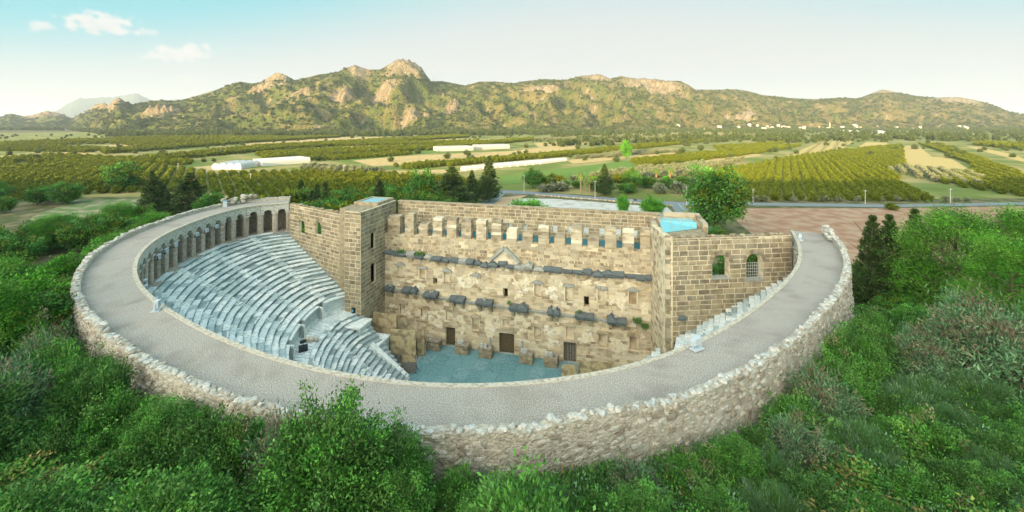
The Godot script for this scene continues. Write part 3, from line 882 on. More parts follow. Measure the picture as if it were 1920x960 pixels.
func tier(called: String, label: String, rows: int, t0: float, t1: float, y0: float, y1: float, stairs: Array, stone: float, shows: Array, s_lo: Callable) -> void:
	var o := thing(called, label, "seating", in_theatre())
	var mesh := seat_block()
	var arr := mesh.surface_get_arrays(0)
	var vv: PackedVector3Array = arr[Mesh.ARRAY_VERTEX]
	var ii: PackedInt32Array = arr[Mesh.ARRAY_INDEX]
	var core := Shape.new()
	var rest := []
	for k in 5: rest.append(Shape.new())
	var single := 0
	var dy := (y0 - y1) / rows
	var dt := (t1 - t0) / rows
	for r in rows:
		var ta := t0 + dt * r
		var tb := ta + dt
		var top := y0 - dy * r
		# the ledge that carries the row
		for j in 160:
			var a := j / 160.0
			var b := (j + 1) / 160.0
			core.quad(bowl(a, ta, top - 0.06), bowl(b, ta, top - 0.06), bowl(b, tb - dt * 0.25, top - 0.06), bowl(a, tb - dt * 0.25, top - 0.06))
			core.quad(bowl(a, tb - dt * 0.25, top - 0.06), bowl(b, tb - dt * 0.25, top - 0.06), bowl(b, tb - dt * 0.25, top - dy - 0.1), bowl(a, tb - dt * 0.25, top - dy - 0.1))
			core.quad(bowl(a, tb - dt * 0.25, top - dy - 0.06), bowl(b, tb - dt * 0.25, top - dy - 0.06), bowl(b, tb, top - dy - 0.06), bowl(a, tb, top - dy - 0.06))
		var s: float = s_lo.call(r)
		var patch := 0
		while s < 0.995:
			var here := bowl(s, (ta + tb) / 2, 0)
			var speed := (bowl(s + 0.004, (ta + tb) / 2, 0) - bowl(s - 0.004, (ta + tb) / 2, 0)).length() / 0.008
			var ds := minf(stone * rng.randf_range(0.7, 1.35) / speed, 0.999 - s)
			var mid := s + ds / 2
			var p := bowl(mid, (ta + tb) / 2, top - dy)
			var e := bowl(s + ds, (ta + tb) / 2, 0) - bowl(s, (ta + tb) / 2, 0)
			var down := bowl(mid, tb, 0) - bowl(mid, ta, 0)
			var x := e.normalized()
			var z := x.cross(Vector3.UP)
			if z.dot(down) < 0: x = -x; z = -z
			var deep := absf(down.dot(z))
			var sunk := rng.randf_range(-0.035, 0.035) - (0.16 if rng.randf() < 0.07 else 0.0)
			if rng.randf() < 0.035:       # a stone gone: the ledge shows
				s += ds
				continue
			var bt := Transform3D(Basis(x * (e.length() - 0.02), Vector3.UP * (dy + 0.02), z * deep * (rng.randf_range(0.96, 1.05) if rng.randf() < 0.85 else 0.82)), p + Vector3(0, sunk, 0) + z * rng.randf_range(-0.04, 0.04))
			var tone := rng.randi() % 5
			var shown: bool = mid > shows[0] and mid < shows[1]
			if shown and single < 300 and rng.randf() < float(shows[2]):
				single += 1
				put(o, "seat_block", mesh, M["seat%d" % tone], bt)
			else: rest[tone].add(vv, ii, bt)
			s += ds
	put(o, "ledge", core.mesh(), M.seat_core)
	for k in 5: stuff(o, "seat_stones", rest[k], M["seat%d" % k])
	# narrow stairs cut through the rows: two steps to each row
	for st in stairs:
		var f := Shape.new()
		for r in rows * 2:
			var ta: float = t0 + dt * r / 2.0
			var y := y0 - dy * (r + 1) / 2.0 + 0.16
			var a := bowl(st, ta, y)
			var b := bowl(st, ta + dt / 2.0, y)
			var d := (b - a).normalized()
			var c := d.cross(Vector3.UP) * 0.55
			var drop := Vector3(0, dy, 0)
			f.hexa([a - c - drop, a + c - drop, b + d * 0.06 + c - drop, b + d * 0.06 - c - drop, a - c, a + c, b + d * 0.06 + c, b + d * 0.06 - c])
		put(o, "stairway", f.mesh(), M["seat%d" % (4 if rng.randf() < 0.6 else 2)])

func make_seating() -> void:
	tier("upper_seating", "upper tier of curved weathered marble seat rows under the arcade", 20, 0.0, 0.545, GALLERY, 10.0, [0.045, 0.105, 0.165, 0.225, 0.285, 0.345, 0.405, 0.465, 0.53, 0.6, 0.67, 0.74, 0.81, 0.88, 0.95], 2.1, [0.0, 0.40, 0.8], func(r): return 0.004)
	tier("lower_seating", "lower tier of curved marble seat rows above the orchestra", 17, 0.635, 0.985, 8.0, 0.35, [0.10, 0.2, 0.3, 0.4, 0.5, 0.6, 0.7, 0.8, 0.9], 1.5, [0.0, 0.52, 1.0], func(r): return 0.015 if r < 6 else 0.055)
	# passage between the tiers with its podium wall
	var d := thing("diazoma", "pale paved passage between the two seating tiers", "passage", in_theatre(), "", "structure")
	for j in 110:
		for q in 3:
			var a := j / 110.0 + 0.0006
			var b := (j + 1) / 110.0 - 0.0006
			var ta := 0.548 + 0.029 * q
			var tb := ta + 0.0285
			var p := Shape.new()
			var y := 8.0 + rng.randf_range(-0.012, 0.012)
			p.hexa([bowl(a, ta, 7.7), bowl(b, ta, 7.7), bowl(b, tb, 7.7), bowl(a, tb, 7.7), bowl(a, ta, y), bowl(b, ta, y), bowl(b, tb, y), bowl(a, tb, y)])
			if q * 110 + j < 330 and j < 100: put(d, "paving_slab", p.mesh(), M["seat%d" % (rng.randi() % 3)])
	var w := thing("podium_wall", "grey marble podium wall behind the passage between the tiers", "wall", in_theatre())
	var edge := 0.0
	var n := 0
	while edge < 0.985:
		var wide := 0.052
		var p := Shape.new()
		for q in 5:
			var a := edge + wide * q / 5
			var b := edge + wide * (q + 1) / 5
			p.hexa([bowl(a, 0.530, 7.8), bowl(b, 0.530, 7.8), bowl(b, 0.552, 7.8), bowl(a, 0.552, 7.8), bowl(a, 0.530, 9.95), bowl(b, 0.530, 9.95), bowl(b, 0.552, 9.95), bowl(a, 0.552, 9.95)])
		var pn := put(w, "podium_panel", p.mesh(), M["seat%d" % (3 if n % 2 else 1)])
		var c := Shape.new()
		for q in 5:
			var a := edge + wide * q / 5
			var b := edge + wide * (q + 1) / 5
			c.hexa([bowl(a, 0.515, 9.97), bowl(b, 0.515, 9.97), bowl(b, 0.560, 9.97), bowl(a, 0.560, 9.97), bowl(a, 0.515, 10.15), bowl(b, 0.515, 10.15), bowl(b, 0.560, 10.15), bowl(a, 0.560, 10.15)])
			c.hexa([bowl(a, 0.552, 7.9), bowl(b, 0.552, 7.9), bowl(b, 0.558, 7.9), bowl(a, 0.558, 7.9), bowl(a, 0.552, 8.2), bowl(b, 0.552, 8.2), bowl(b, 0.558, 8.2), bowl(a, 0.558, 8.2)])
		put(pn, "moulding", c.mesh(), M.seat2)
		# a little flight of steps up to the next stairway
		var f := Shape.new()
		var s := edge + wide + 0.007
		for q in 6:
			var ta := 0.552 + 0.0 * q
			var y := 8.0 + 0.33 * (q + 1)
			var a := s - 0.007 + 0.0022 * q
			f.hexa([bowl(a, 0.520, 7.8), bowl(s + 0.007, 0.520, 7.8), bowl(s + 0.007, ta + 0.022, 7.8), bowl(a, ta + 0.022, 7.8), bowl(a, 0.520, y), bowl(s + 0.007, 0.520, y), bowl(s + 0.007, ta + 0.022, y), bowl(a, ta + 0.022, y)])
		put(w, "steps", f.mesh(), M.seat4)
		edge += wide + 0.0145
		n += 1
	# white cheek wall that ends the lower tier, and the vaulted platform over the side entrance
	var cheek := thing("cheek_wall", "sloping white coping at the end of the lower seats", "wall", in_theatre())
	var q := Shape.new()
	q.hexa([Vector3(-20.9, 3.5, 10.9), Vector3(-14.2, -0.3, 11.3), Vector3(-14.2, -0.3, 12.0), Vector3(-20.9, 3.5, 11.9), Vector3(-20.9, 5.1, 10.9), Vector3(-14.2, 0.9, 11.3), Vector3(-14.2, 0.9, 12.0), Vector3(-20.9, 5.1, 11.9)])
	put(cheek, "coping", q.mesh(), M.seat4)
	q = Shape.new()
	q.hexa([Vector3(-20.9, -0.5, 11.0), Vector3(-14.4, -0.5, 11.35), Vector3(-14.4, -0.5, 11.9), Vector3(-20.9, -0.5, 11.8), Vector3(-20.9, 3.6, 11.0), Vector3(-14.4, 0.0, 11.35), Vector3(-14.4, 0.0, 11.9), Vector3(-20.9, 3.6, 11.8)])
	put(cheek, "cheek_face", q.mesh(), M.seat1)
	var tri_ := thing("entrance_platform", "marble platform over the arched side entrance of the stage", "platform", in_theatre())
	var face := wall_frame(Vector2(-20.2, 11.8), Vector2(-20.2, 7.2))
	masonry(tri_, face, 4.6, 0.0, 4.2, 0.55, [0.7, 1.2], 0.8, [[1.5, 3.3, 0.0, 2.9, true]], "seat", 4, "seat_core", 60, 0.05)
	arch_ring(tri_, face, 2.4, 2.0, 0.9, 7, "seat", 4)
	q = Shape.new(); q.box(Vector3(-28.5, 4.2, 7.0), Vector3(-19.95, 4.55, 11.95)); put(tri_, "platform_slab", q.mesh(), M.seat2)
	q = Shape.new(); q.box(Vector3(-28.5, -0.5, 7.15), Vector3(-21.05, 4.2, 7.8)); put(tri_, "side_wall", q.mesh(), M.seat1)
	q = Shape.new(); q.box(Vector3(-26.0, -0.3, 8.2), Vector3(-23.0, 3.4, 11.5)); put(tri_, "passage_back", q.mesh(), M.pier_dark)
	var lodge := thing("tribune_box", "small marble box with a dark doorway at the end of the lower tier", "tribune", in_theatre())
	masonry(lodge, wall_frame(Vector2(-23.4, 11.2), Vector2(-23.4, 7.6)), 3.6, 4.56, 6.9, 0.55, [0.7, 1.1], 0.5, [[1.3, 2.3, 4.5, 6.4, false]], "seat", 4, "seat_core", 40, 0.05)
	q = Shape.new(); q.box(Vector3(-26.5, 6.9, 7.5), Vector3(-23.2, 7.15, 11.3)); put(lodge, "lintel_slab", q.mesh(), M.seat4)
	q = Shape.new(); q.box(Vector3(-24.8, 4.56, 8.5), Vector3(-24.2, 6.6, 10.2)); put(lodge, "doorway_dark_block", q.mesh(), M.wood)  # solid dark block behind the doorway, in place of a shaded hollow

func make_stage() -> void:
	var fl := thing("stage_floor", "blue grey stage deck of large panels before the facade", "stage", in_theatre(), "", "structure")
	for a in 15:
		for b in 8:
			var p := Shape.new()
			var x := -15.2 + a * 2.42
			var z := 0.1 + b * 3.0
			var y := 0.05 + rng.randf_range(-0.004, 0.004)
			p.box(Vector3(x + 0.012, -0.1, z + 0.012), Vector3(x + 2.408, y, z + 2.988))
			put(fl, "floor_panel", p.mesh(), M["deck%d" % ((a * 7 + b * 3 + rng.randi() % 2) % 4)])
	var g := Shape.new()
	g.box(Vector3(-34, -0.3, -4), Vector3(34, -0.12, 30))
	structure("orchestra", g.mesh(), M.paving, "pale paved ground round the stage deck", "paving", in_theatre())

	var f := thing("stage_facade", "tall weathered stage facade of tan stone with two broken cornices", "facade", in_theatre())
	var ft := wall_frame(Vector2(-25.25, 0), Vector2(23.6, 0))
	var ux := func(u: float) -> float: return u + 25.25
	var open := []
	var doors := [[-12.7, -10.8, 3.5], [-2.4, 0.4, 3.9], [9.2, 11.4, 3.5]]
	var wins := [[-14.8, 11.1, 12.6], [-1.2, 10.0, 11.9], [13.1, 10.1, 11.7]]
	for d in doors: open.append([ux.call(d[0]), ux.call(d[1]), 0.0, d[2], false])
	for w in wins: open.append([ux.call(w[0] - 0.42), ux.call(w[0] + 0.42), w[1], w[2], false])
	var niches := [[-21.9, 12.3, 14.1], [-17.3, 12.0, 13.9], [-12.4, 11.7, 13.7], [-6.8, 11.4, 13.4], [4.7, 10.8, 13.1], [10.1, 10.7, 13.1], [15.6, 10.9, 13.2], [20.7, 10.9, 13.3], [-21.4, 4.8, 6.9], [-17.0, 4.4, 6.5], [-12.0, 4.8, 6.8], [-6.8, 3.6, 5.9], [-1.1, 4.8, 6.3], [4.7, 3.4, 5.6], [10.2, 4.0, 6.3], [15.8, 3.4, 5.7], [20.8, 3.4, 5.8]]
	for w in niches: open.append([ux.call(w[0] - 0.62), ux.call(w[0] + 0.62), w[1], w[2], false])
	masonry(f, ft, 48.85, 0.0, 16.4, 0.62, [0.9, 1.7], 1.3, open, "facade", 5, "facade_mortar", 300, 0.045, 0.06)
	masonry(f, ft, 48.85, 16.4, 20.0, 0.60, [0.8, 1.5], 1.3, [], "upper", 5, "facade_mortar", 0, 0.05, 0.08)
	# what stands in the openings
	for d in doors:
		var s := Shape.new()
		s.box(Vector3(ux.call(d[0]) + 0.02, 0.05, -0.75), Vector3(ux.call(d[1]) - 0.02, d[2] - 0.02, -0.6))
		var dr := put(f, "door", s.mesh(), M.wood, ft)
		s = Shape.new()
		for k in 5:
			var x: float = lerpf(ux.call(d[0]), ux.call(d[1]), (k + 0.5) / 5.0)
			s.box(Vector3(x - 0.14, 0.08, -0.6), Vector3(x + 0.14, d[2] - 0.1, -0.575))
		put(dr, "door_boards", s.mesh(), M.camouflage_dark if d[0] > 5 else M.wood, Transform3D())
		s = Shape.new()
		s.box(Vector3(ux.call(d[0]) - 0.5, d[2] + 0.02, -0.1), Vector3(ux.call(d[1]) + 0.5, d[2] + 0.5, 0.16))
		put(f, "door_lintel", s.mesh(), M.facade3, ft)
	for w in niches:
		var s := Shape.new()
		var x: float = ux.call(w[0])
		s.box(Vector3(x - 0.64, w[1] - 0.02, -0.6), Vector3(x + 0.64, w[2] + 0.02, -0.28))
		var nb := put(f, "niche", s.mesh(), M["facade%d" % (rng.randi() % 5)], ft)
		s = Shape.new()
		s.box(Vector3(x - 0.85, w[1] - 0.28, -0.05), Vector3(x + 0.85, w[1] - 0.02, 0.30))
		put(nb, "sill", s.mesh(), M["facade%d" % (rng.randi() % 5)])
		s = Shape.new()
		for sgn in [-1.0, 1.0]: s.box(Vector3(x + sgn * 0.72 - 0.1, w[1], -0.05), Vector3(x + sgn * 0.72 + 0.1, w[2], 0.16))
		put(nb, "jambs", s.mesh(), M.facade2)
		s = Shape.new()
		var hood: float = w[2] + 0.05
		var round_ := rng.randf() < 0.35
		s.box(Vector3(x - 1.05, hood, -0.05), Vector3(x + 1.05, hood + 0.18, 0.46))
		if not round_:
			s.hexa([Vector3(x - 1.05, hood + 0.18, -0.05), Vector3(x + 1.05, hood + 0.18, -0.05), Vector3(x + 1.05, hood + 0.18, 0.5), Vector3(x - 1.05, hood + 0.18, 0.5), Vector3(x - 0.05, hood + 0.68, -0.05), Vector3(x + 0.05, hood + 0.68, -0.05), Vector3(x + 0.05, hood + 0.68, 0.5), Vector3(x - 0.05, hood + 0.68, 0.5)])
		else: s.box(Vector3(x - 0.9, hood + 0.18, -0.05), Vector3(x + 0.9, hood + 0.4, 0.36))
		put(nb, "pediment", s.mesh(), M.carved_pale if w[1] > 9 else M.facade3)
	# patches of old plaster with a torn outline
	var spots := [[7.3, 11.6, 1.8, 1.2], [18.3, 11.3, 1.7, 1.2], [18.4, 3.6, 1.6, 1.2], [7.0, 5.2, 1.3, 1.2], [12.8, 4.4, 1.6, 1.3], [-4.2, 3.4, 1.0, 1.9], [-16.4, 5.0, 1.5, 1.1], [-14.4, 4.0, 1.3, 0.8], [-7.4, 12.6, 1.9, 1.3], [-9.6, 12.0, 1.4, 1.4], [2.4, 13.0, 1.7, 1.2], [22.6, 10.6, 0.9, 1.6], [-20.6, 5.6, 1.0, 1.4]]
	while spots.size() < 74:
		var q := [rng.randf_range(-24.4, 22.6), rng.randf_range(2.2, 7.4) if rng.randf() < 0.5 else rng.randf_range(9.9, 14.8), rng.randf_range(0.35, 1.25), rng.randf_range(0.3, 0.9)]
		var clear := true
		for o in open:
			if q[0] + 25.25 + q[2] > o[0] - 0.25 and q[0] + 25.25 - q[2] < o[1] + 0.25 and q[1] + q[3] > o[2] - 0.3 and q[1] - q[3] < o[3] + 0.5: clear = false
		if clear: spots.append(q)
	for j in spots.size():
		var q: Array = spots[j]
		var s := Shape.new()
		var n := 34
		var c := Vector3(ux.call(q[0]), q[1], 0.072 + 0.0006 * j)
		var rim := []
		for k in n:
			var a := TAU * k / n
			var r := 0.70 + 0.8 * fine_noise.get_noise_2d(cos(a) * 40.0 + q[0] * 40.0, sin(a) * 40.0 + q[1] * 30.0) + rng.randf_range(-0.06, 0.06)
			rim.append(Vector3(cos(a) * q[2] * r, sin(a) * q[3] * r, 0))
		for k in n:
			var a: Vector3 = c + rim[k]
			var b: Vector3 = c + rim[(k + 1) % n]
			s.tri(c, a, b); s.quad(a, a - Vector3(0, 0, 0.09), b - Vector3(0, 0, 0.09), b)
		put(f, "plaster_patch", s.mesh(), M.plaster if j % 3 else M.plaster_pale, ft)
	# two broken cornices: brackets, beams and projecting pieces of carved marble
	var tops := [-24.9, -23.2, -21.6, -20.2, -18.4, -16.6, -15.1, -13.2, -11.6, -9.9, -8.3, -6.9, -5.4, -4.0, -2.3, -0.8, 0.8, 2.6, 4.2, 5.9, 7.3, 9.2, 11.0, 12.6, 14.2, 15.9, 17.7, 19.5, 21.2, 22.8]
	for k in tops.size():
		var u: float = tops[k]
		var w: float = (tops[k + 1] - u if k + 1 < tops.size() else 0.8) * rng.randf_range(0.78, 1.02)
		var y := 15.55 + 0.55 * clampf((-u - 8.0) / 17.0, 0, 1) + rng.randf_range(-0.22, 0.12)
		cornice_piece(f, ft, ux.call(u), w, y, rng.randf_range(0.8, 1.7), rng.randf_range(0.55, 1.0), rng.randf() < 0.30)
		if rng.randf() < 0.75:
			var s := Shape.new()
			var x: float = ux.call(u) + w * 0.3
			s.hexa([Vector3(x, y - 0.9, -0.05), Vector3(x + 0.45, y - 0.9, -0.05), Vector3(x + 0.45, y - 0.75, 0.22), Vector3(x, y - 0.75, 0.22), Vector3(x, y - 0.03, -0.05), Vector3(x + 0.45, y - 0.03, -0.05), Vector3(x + 0.45, y - 0.03, 0.6), Vector3(x, y - 0.03, 0.6)])
			put(f, "bracket", s.mesh(), M["facade%d" % (rng.randi() % 5)], ft)
	var mids := [[-24.6, 1.5, 9.2], [-21.0, 2.8, 9.2], [-16.6, 2.6, 8.75], [-11.5, 2.8, 8.45], [-6.4, 3.0, 8.4], [-0.2, 3.2, 8.1], [6.6, 2.0, 8.05], [11.3, 3.0, 7.9], [16.6, 3.0, 7.8]]
	for k in mids.size():
		var q: Array = mids[k]
		var half: float = q[1] * rng.randf_range(0.4, 0.6)
		cornice_piece(f, ft, ux.call(q[0]), half - 0.1, q[2], rng.randf_range(1.35, 1.75), rng.randf_range(0.9, 1.08), false)
		cornice_piece(f, ft, ux.call(q[0]) + half + 0.08, q[1] - half - 0.1, q[2] + rng.randf_range(-0.12, 0.1), rng.randf_range(1.35, 1.8), rng.randf_range(0.9, 1.08), false)
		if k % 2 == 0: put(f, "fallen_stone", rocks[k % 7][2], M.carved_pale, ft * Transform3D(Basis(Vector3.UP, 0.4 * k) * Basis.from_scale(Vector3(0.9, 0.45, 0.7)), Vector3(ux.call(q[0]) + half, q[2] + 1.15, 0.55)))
		var s: Shape
		for e in [0.25, q[1] - 0.75]:
			s = Shape.new()
			var x: float = ux.call(q[0]) + e
			s.hexa([Vector3(x, q[2] - 1.3, -0.05), Vector3(x + 0.5, q[2] - 1.3, -0.05), Vector3(x + 0.5, q[2] - 1.1, 0.3), Vector3(x, q[2] - 1.1, 0.3), Vector3(x, q[2] - 0.03, -0.05), Vector3(x + 0.5, q[2] - 0.03, -0.05), Vector3(x + 0.5, q[2] - 0.03, 1.1), Vector3(x, q[2] - 0.03, 1.1)])
			put(f, "bracket", s.mesh(), M.facade1, ft)
		if k + 1 < mids.size():
			var x0: float = ux.call(q[0]) + q[1]
			var x1: float = ux.call(mids[k + 1][0])
			s = Shape.new()
			s.hexa([Vector3(x0, q[2], -0.05), Vector3(x1, mids[k + 1][2], -0.05), Vector3(x1, mids[k + 1][2], 0.42), Vector3(x0, q[2], 0.42), Vector3(x0, q[2] + 0.4, -0.05), Vector3(x1, mids[k + 1][2] + 0.4, -0.05), Vector3(x1, mids[k + 1][2] + 0.34, 0.5), Vector3(x0, q[2] + 0.34, 0.5)])
			put(f, "string_course", s.mesh(), M.carved_pale, ft)
	# the middle pediment
	for q in [[-4.0, 16.7, -1.4, 19.1], [1.5, 16.7, -1.2, 19.1]]:
		var s := Shape.new()
		var a := Vector3(ux.call(q[0]), q[1], 0)
		var b := Vector3(ux.call(q[2]), q[3], 0)
		var nn := (b - a).normalized().cross(Vector3.BACK) * 0.24
		if nn.y < 0: nn = -nn
		var o := Vector3(0, 0, 0.95)
		s.hexa([a - nn, b - nn, b - nn + o, a - nn + o, a + nn, b + nn, b + nn + o, a + nn + o])
		put(f, "gable_cornice", s.mesh(), M.carved_pale, ft)
	var gab := Shape.new()
	gab.tri(Vector3(ux.call(-3.7), 16.4, 0.35), Vector3(ux.call(-1.3), 18.9, 0.35), Vector3(ux.call(1.2), 16.4, 0.35))
	gab.box(Vector3(ux.call(-3.7), 16.0, 0.0), Vector3(ux.call(1.2), 16.4, 0.35))
	put(f, "gable", gab.mesh(), M.facade2, ft)
	# a row of small socket stones over the upper cornice
	for k in 92:
		var u := -24.6 + k * 0.515
		if u > -4.6 and u < 2.2: continue
		var s := Shape.new()
		s.box(Vector3(ux.call(u), 17.2, 0.0), Vector3(ux.call(u) + 0.26, 17.6, 0.22))
		put(f, "dentil", s.mesh(), M["facade%d" % (k % 5)], ft)
	# upper row of piers standing along the top
	var gaps := 16
	var highs := [3.4, 3.6, 2.1, 3.7, 3.5, 3.7, 3.4, 3.5, 2.3, 1.7, 3.3, 1.7, 3.4, 1.8, 3.4, 3.4, 3.4, 1.2]
	for k in gaps + 1:
		var u0 := -21.0 + (k - 1) * 2.86 if k > 0 else -24.6
		var u1 := -22.0 + k * 2.86 if k < gaps else 23.5
		var h: float = highs[k]
		var pr := Node3D.new()
		pr.name = "upper_pier"
		f.add_child(pr, true)
		var yy := 20.0
		while yy < 20.0 + h - 0.1:
			var ch := rng.randf_range(0.5, 0.68)
			var s := Shape.new()
			var j := rng.randf_range(-0.04, 0.04)
			var cut := rng.randf_range(0.0, 0.35) if yy + ch > 20.0 + h - 0.3 else 0.0
			s.hexa([Vector3(ux.call(u0) + j, yy, -1.3), Vector3(ux.call(u1) + j, yy, -1.3), Vector3(ux.call(u1) + j, yy, 0.03 + j), Vector3(ux.call(u0) + j, yy, 0.03 - j),
				Vector3(ux.call(u0) + j + cut, yy + ch - 0.03, -1.3), Vector3(ux.call(u1) + j, yy + ch - 0.03, -1.3), Vector3(ux.call(u1) + j, yy + ch - 0.03 - cut * 0.5, 0.03 + j), Vector3(ux.call(u0) + j + cut, yy + ch - 0.03, 0.03 - j)])
			put(pr, "stone_course", s.mesh(), M["upper%d" % (rng.randi() % 5)] if rng.randf() < 0.8 else M["facade2"], ft)
			yy += ch
	# back wall of the stage house with its small windows
	var bw := thing("stage_back_wall", "high back wall of the stage building with a row of small windows", "wall", in_theatre())
	var bt := wall_frame(Vector2(-25.3, -5.2), Vector2(25.5, -5.2))
	var bo := []
	for k in range(7, 16):
		var u := -21.5 + k * 2.86
		bo.append([u + 25.3 - 0.65, u + 25.3 + 0.25, 20.7, 22.4, false])
	masonry(bw, bt, 50.8, 15.0, 25.2, 0.66, [0.9, 1.9], 0.9, bo, "block", 6, "mortar", 300, 0.04, 0.05, 0.0, 0.09)
	var cp := Shape.new()
	cp.box(Vector3(-0.05, 25.2, -1.0), Vector3(50.85, 25.38, 0.14))
	put(bw, "coping", cp.mesh(), M.block3, bt)
	cp = Shape.new()
	cp.box(Vector3(0, -1, -0.9), Vector3(50.8, 15.0, -0.05))
	put(bw, "lower_wall", cp.mesh(), M.block1, bt)
	# glazed floor between the two walls
	var gl := thing("glass_floor", "blue green glazed floor behind the upper piers of the facade", "glazing", in_theatre())
	for k in 24:
		var s := Shape.new()
		s.box(Vector3(-25.2 + k * 2.03, 19.9, -5.15), Vector3(-25.2 + k * 2.03 + 1.98, 20.03, -1.32))
		put(gl, "pane", s.mesh(), M.glass_floor)
	# stone pedestals along the foot of the facade
	var says := ["low broken stone pedestal by the scenery panels", "stone pedestal with two pale blocks beside the left door", "stone pedestal with a column stump left of the middle door", "stone pedestal with a tall column stump right of the middle door", "stone pedestal with broken blocks left of the right door"]
	var at := [[-14.2, 1.6], [-8.7, 1.6], [-4.3, 1.7], [3.0, 1.7], [7.3, 1.7]]
	for k in 5:
		var p := thing("stone_pedestal", says[k], "pedestal", in_theatre() * Transform3D(Basis(), Vector3(at[k][0], 0.055, at[k][1])), "pedestals along the stage")
		masonry(p, Transform3D(Basis(), Vector3(-1.15, 0, 0.75)), 2.3, 0.0, 1.65, 0.42, [0.5, 0.9], 1.5, [], "block", 6, "pier_dark", 60, 0.06)
		masonry(p, Transform3D(Basis(Vector3.UP, PI / 2), Vector3(1.15, 0, 0.72)), 1.45, 0.0, 1.6, 0.42, [0.5, 0.8], 0.2, [], "block", 6, "pier_dark", 30, 0.06)
		for j in ([1, 2, 2, 2, 3][k]):
			put(p, "loose_block", rocks[(j + k) % 7][2] if j == 2 or k == 0 else blocks[j][2], M.cap0 if j != 2 else M.carved, Transform3D(Basis(Vector3.UP, rng.randf()) * Basis(Vector3.RIGHT, -PI / 2) * Basis.from_scale(Vector3(0.5, 0.5, 0.7)), Vector3(-0.7 + j * 0.6, 1.62, 0.2)))
		if k == 2 or k == 3:
			var c := Shape.new()
			var hh := 1.7 if k == 3 else 1.5
			var x := 0.75 if k == 2 else -0.8
			c.tube(Vector3(x, 1.6, 0), Vector3(x, 1.78, 0), 0.36, 0.32, 14)
			c.tube(Vector3(x, 1.78, 0), Vector3(x, 1.78 + hh, 0), 0.25, 0.22, 14)
			put(p, "column_stump", c.mesh(), M.carved_pale)
	# painted scenery panels at both ends of the stage
	panel("tall blotched scenery panel at the left end of the stage", Vector3(-19.9, 0, 7.2), Vector3(-15.4, 0, 6.6), 5.6, "camouflage")
	panel("grey lower scenery board in front of the tall panel", Vector3(-16.6, 0, 10.1), Vector3(-13.9, 0, 9.4), 1.9, "camouflage_dark")
	panel("dark low scenery board beside the arched entrance", Vector3(-20.0, 0, 7.9), Vector3(-17.8, 0, 7.5), 1.7, "camouflage_dark")
	panel("blotched scenery panel against the left tower", Vector3(-24.6, 0, 5.0), Vector3(-19.6, 0, 5.6), 7.2, "camouflage")
	panel("slanting brown scenery panel behind the tall panel", Vector3(-18.2, 0, 4.4), Vector3(-14.9, 0, 4.2), 4.6, "camouflage")
	panel("low blotched scenery board by the right door", Vector3(9.4, 0, 4.6), Vector3(12.1, 0, 4.1), 2.1, "camouflage")
	panel("wide blotched scenery board at the right end of the stage", Vector3(12.2, 0, 3.4), Vector3(17.3, 0, 2.7), 2.5, "camouflage")

func cornice_piece(f: Node, ft: Transform3D, x: float, w: float, y: float, out: float, h: float, pale: bool) -> void:
	var s := Shape.new()
	var tip := rng.randf_range(-0.05, 0.10)
	s.box(Vector3(x, y, -0.05), Vector3(x + w, y + h * 0.34, out * 0.62))
	s.box(Vector3(x - 0.04, y + h * 0.36, -0.05), Vector3(x + w + 0.04, y + h * 0.6, out * 0.86))
	s.hexa([Vector3(x - 0.08, y + h * 0.62, -0.05), Vector3(x + w + 0.08, y + h * 0.62, -0.05), Vector3(x + w + 0.08, y + h * 0.62 + tip, out), Vector3(x - 0.08, y + h * 0.62, out * rng.randf_range(0.85, 1.0)),
		Vector3(x - 0.08, y + h * 1.1, -0.05), Vector3(x + w + 0.08, y + h * 1.15, -0.05), Vector3(x + w + 0.08, y + h * 0.85 + tip, out), Vector3(x - 0.08, y + h * 0.85, out * 0.95)])
	for k in int(w / 0.28): s.box(Vector3(x + 0.05 + k * 0.28, y + h * 0.16, out * 0.62), Vector3(x + 0.19 + k * 0.28, y + h * 0.35, out * 0.76))
	if h < 1.1:      # a broken piece of the upper cornice: a gable end or a slab on some, each a little askew
		if rng.randf() < 0.4:
			s.hexa([Vector3(x, y + h * 0.9, -0.05), Vector3(x + w, y + h * 0.9, -0.05), Vector3(x + w, y + h * 0.9, out * 0.9), Vector3(x, y + h * 0.9, out * 0.9),
				Vector3(x + w * 0.45, y + h * 1.5, -0.05), Vector3(x + w * 0.55, y + h * 1.5, -0.05), Vector3(x + w * 0.55, y + h * 1.45, out * 0.8), Vector3(x + w * 0.45, y + h * 1.45, out * 0.8)])
		var c := Vector3(x + w / 2, y + h / 2, 0)
		ft = ft * Transform3D(Basis(), c) * Transform3D(Basis(Vector3.BACK, rng.randf_range(-0.07, 0.07)), Vector3.ZERO) * Transform3D(Basis(), -c)
	put(f, "cornice", s.mesh(), M.carved_pale if pale else M.carved, ft)

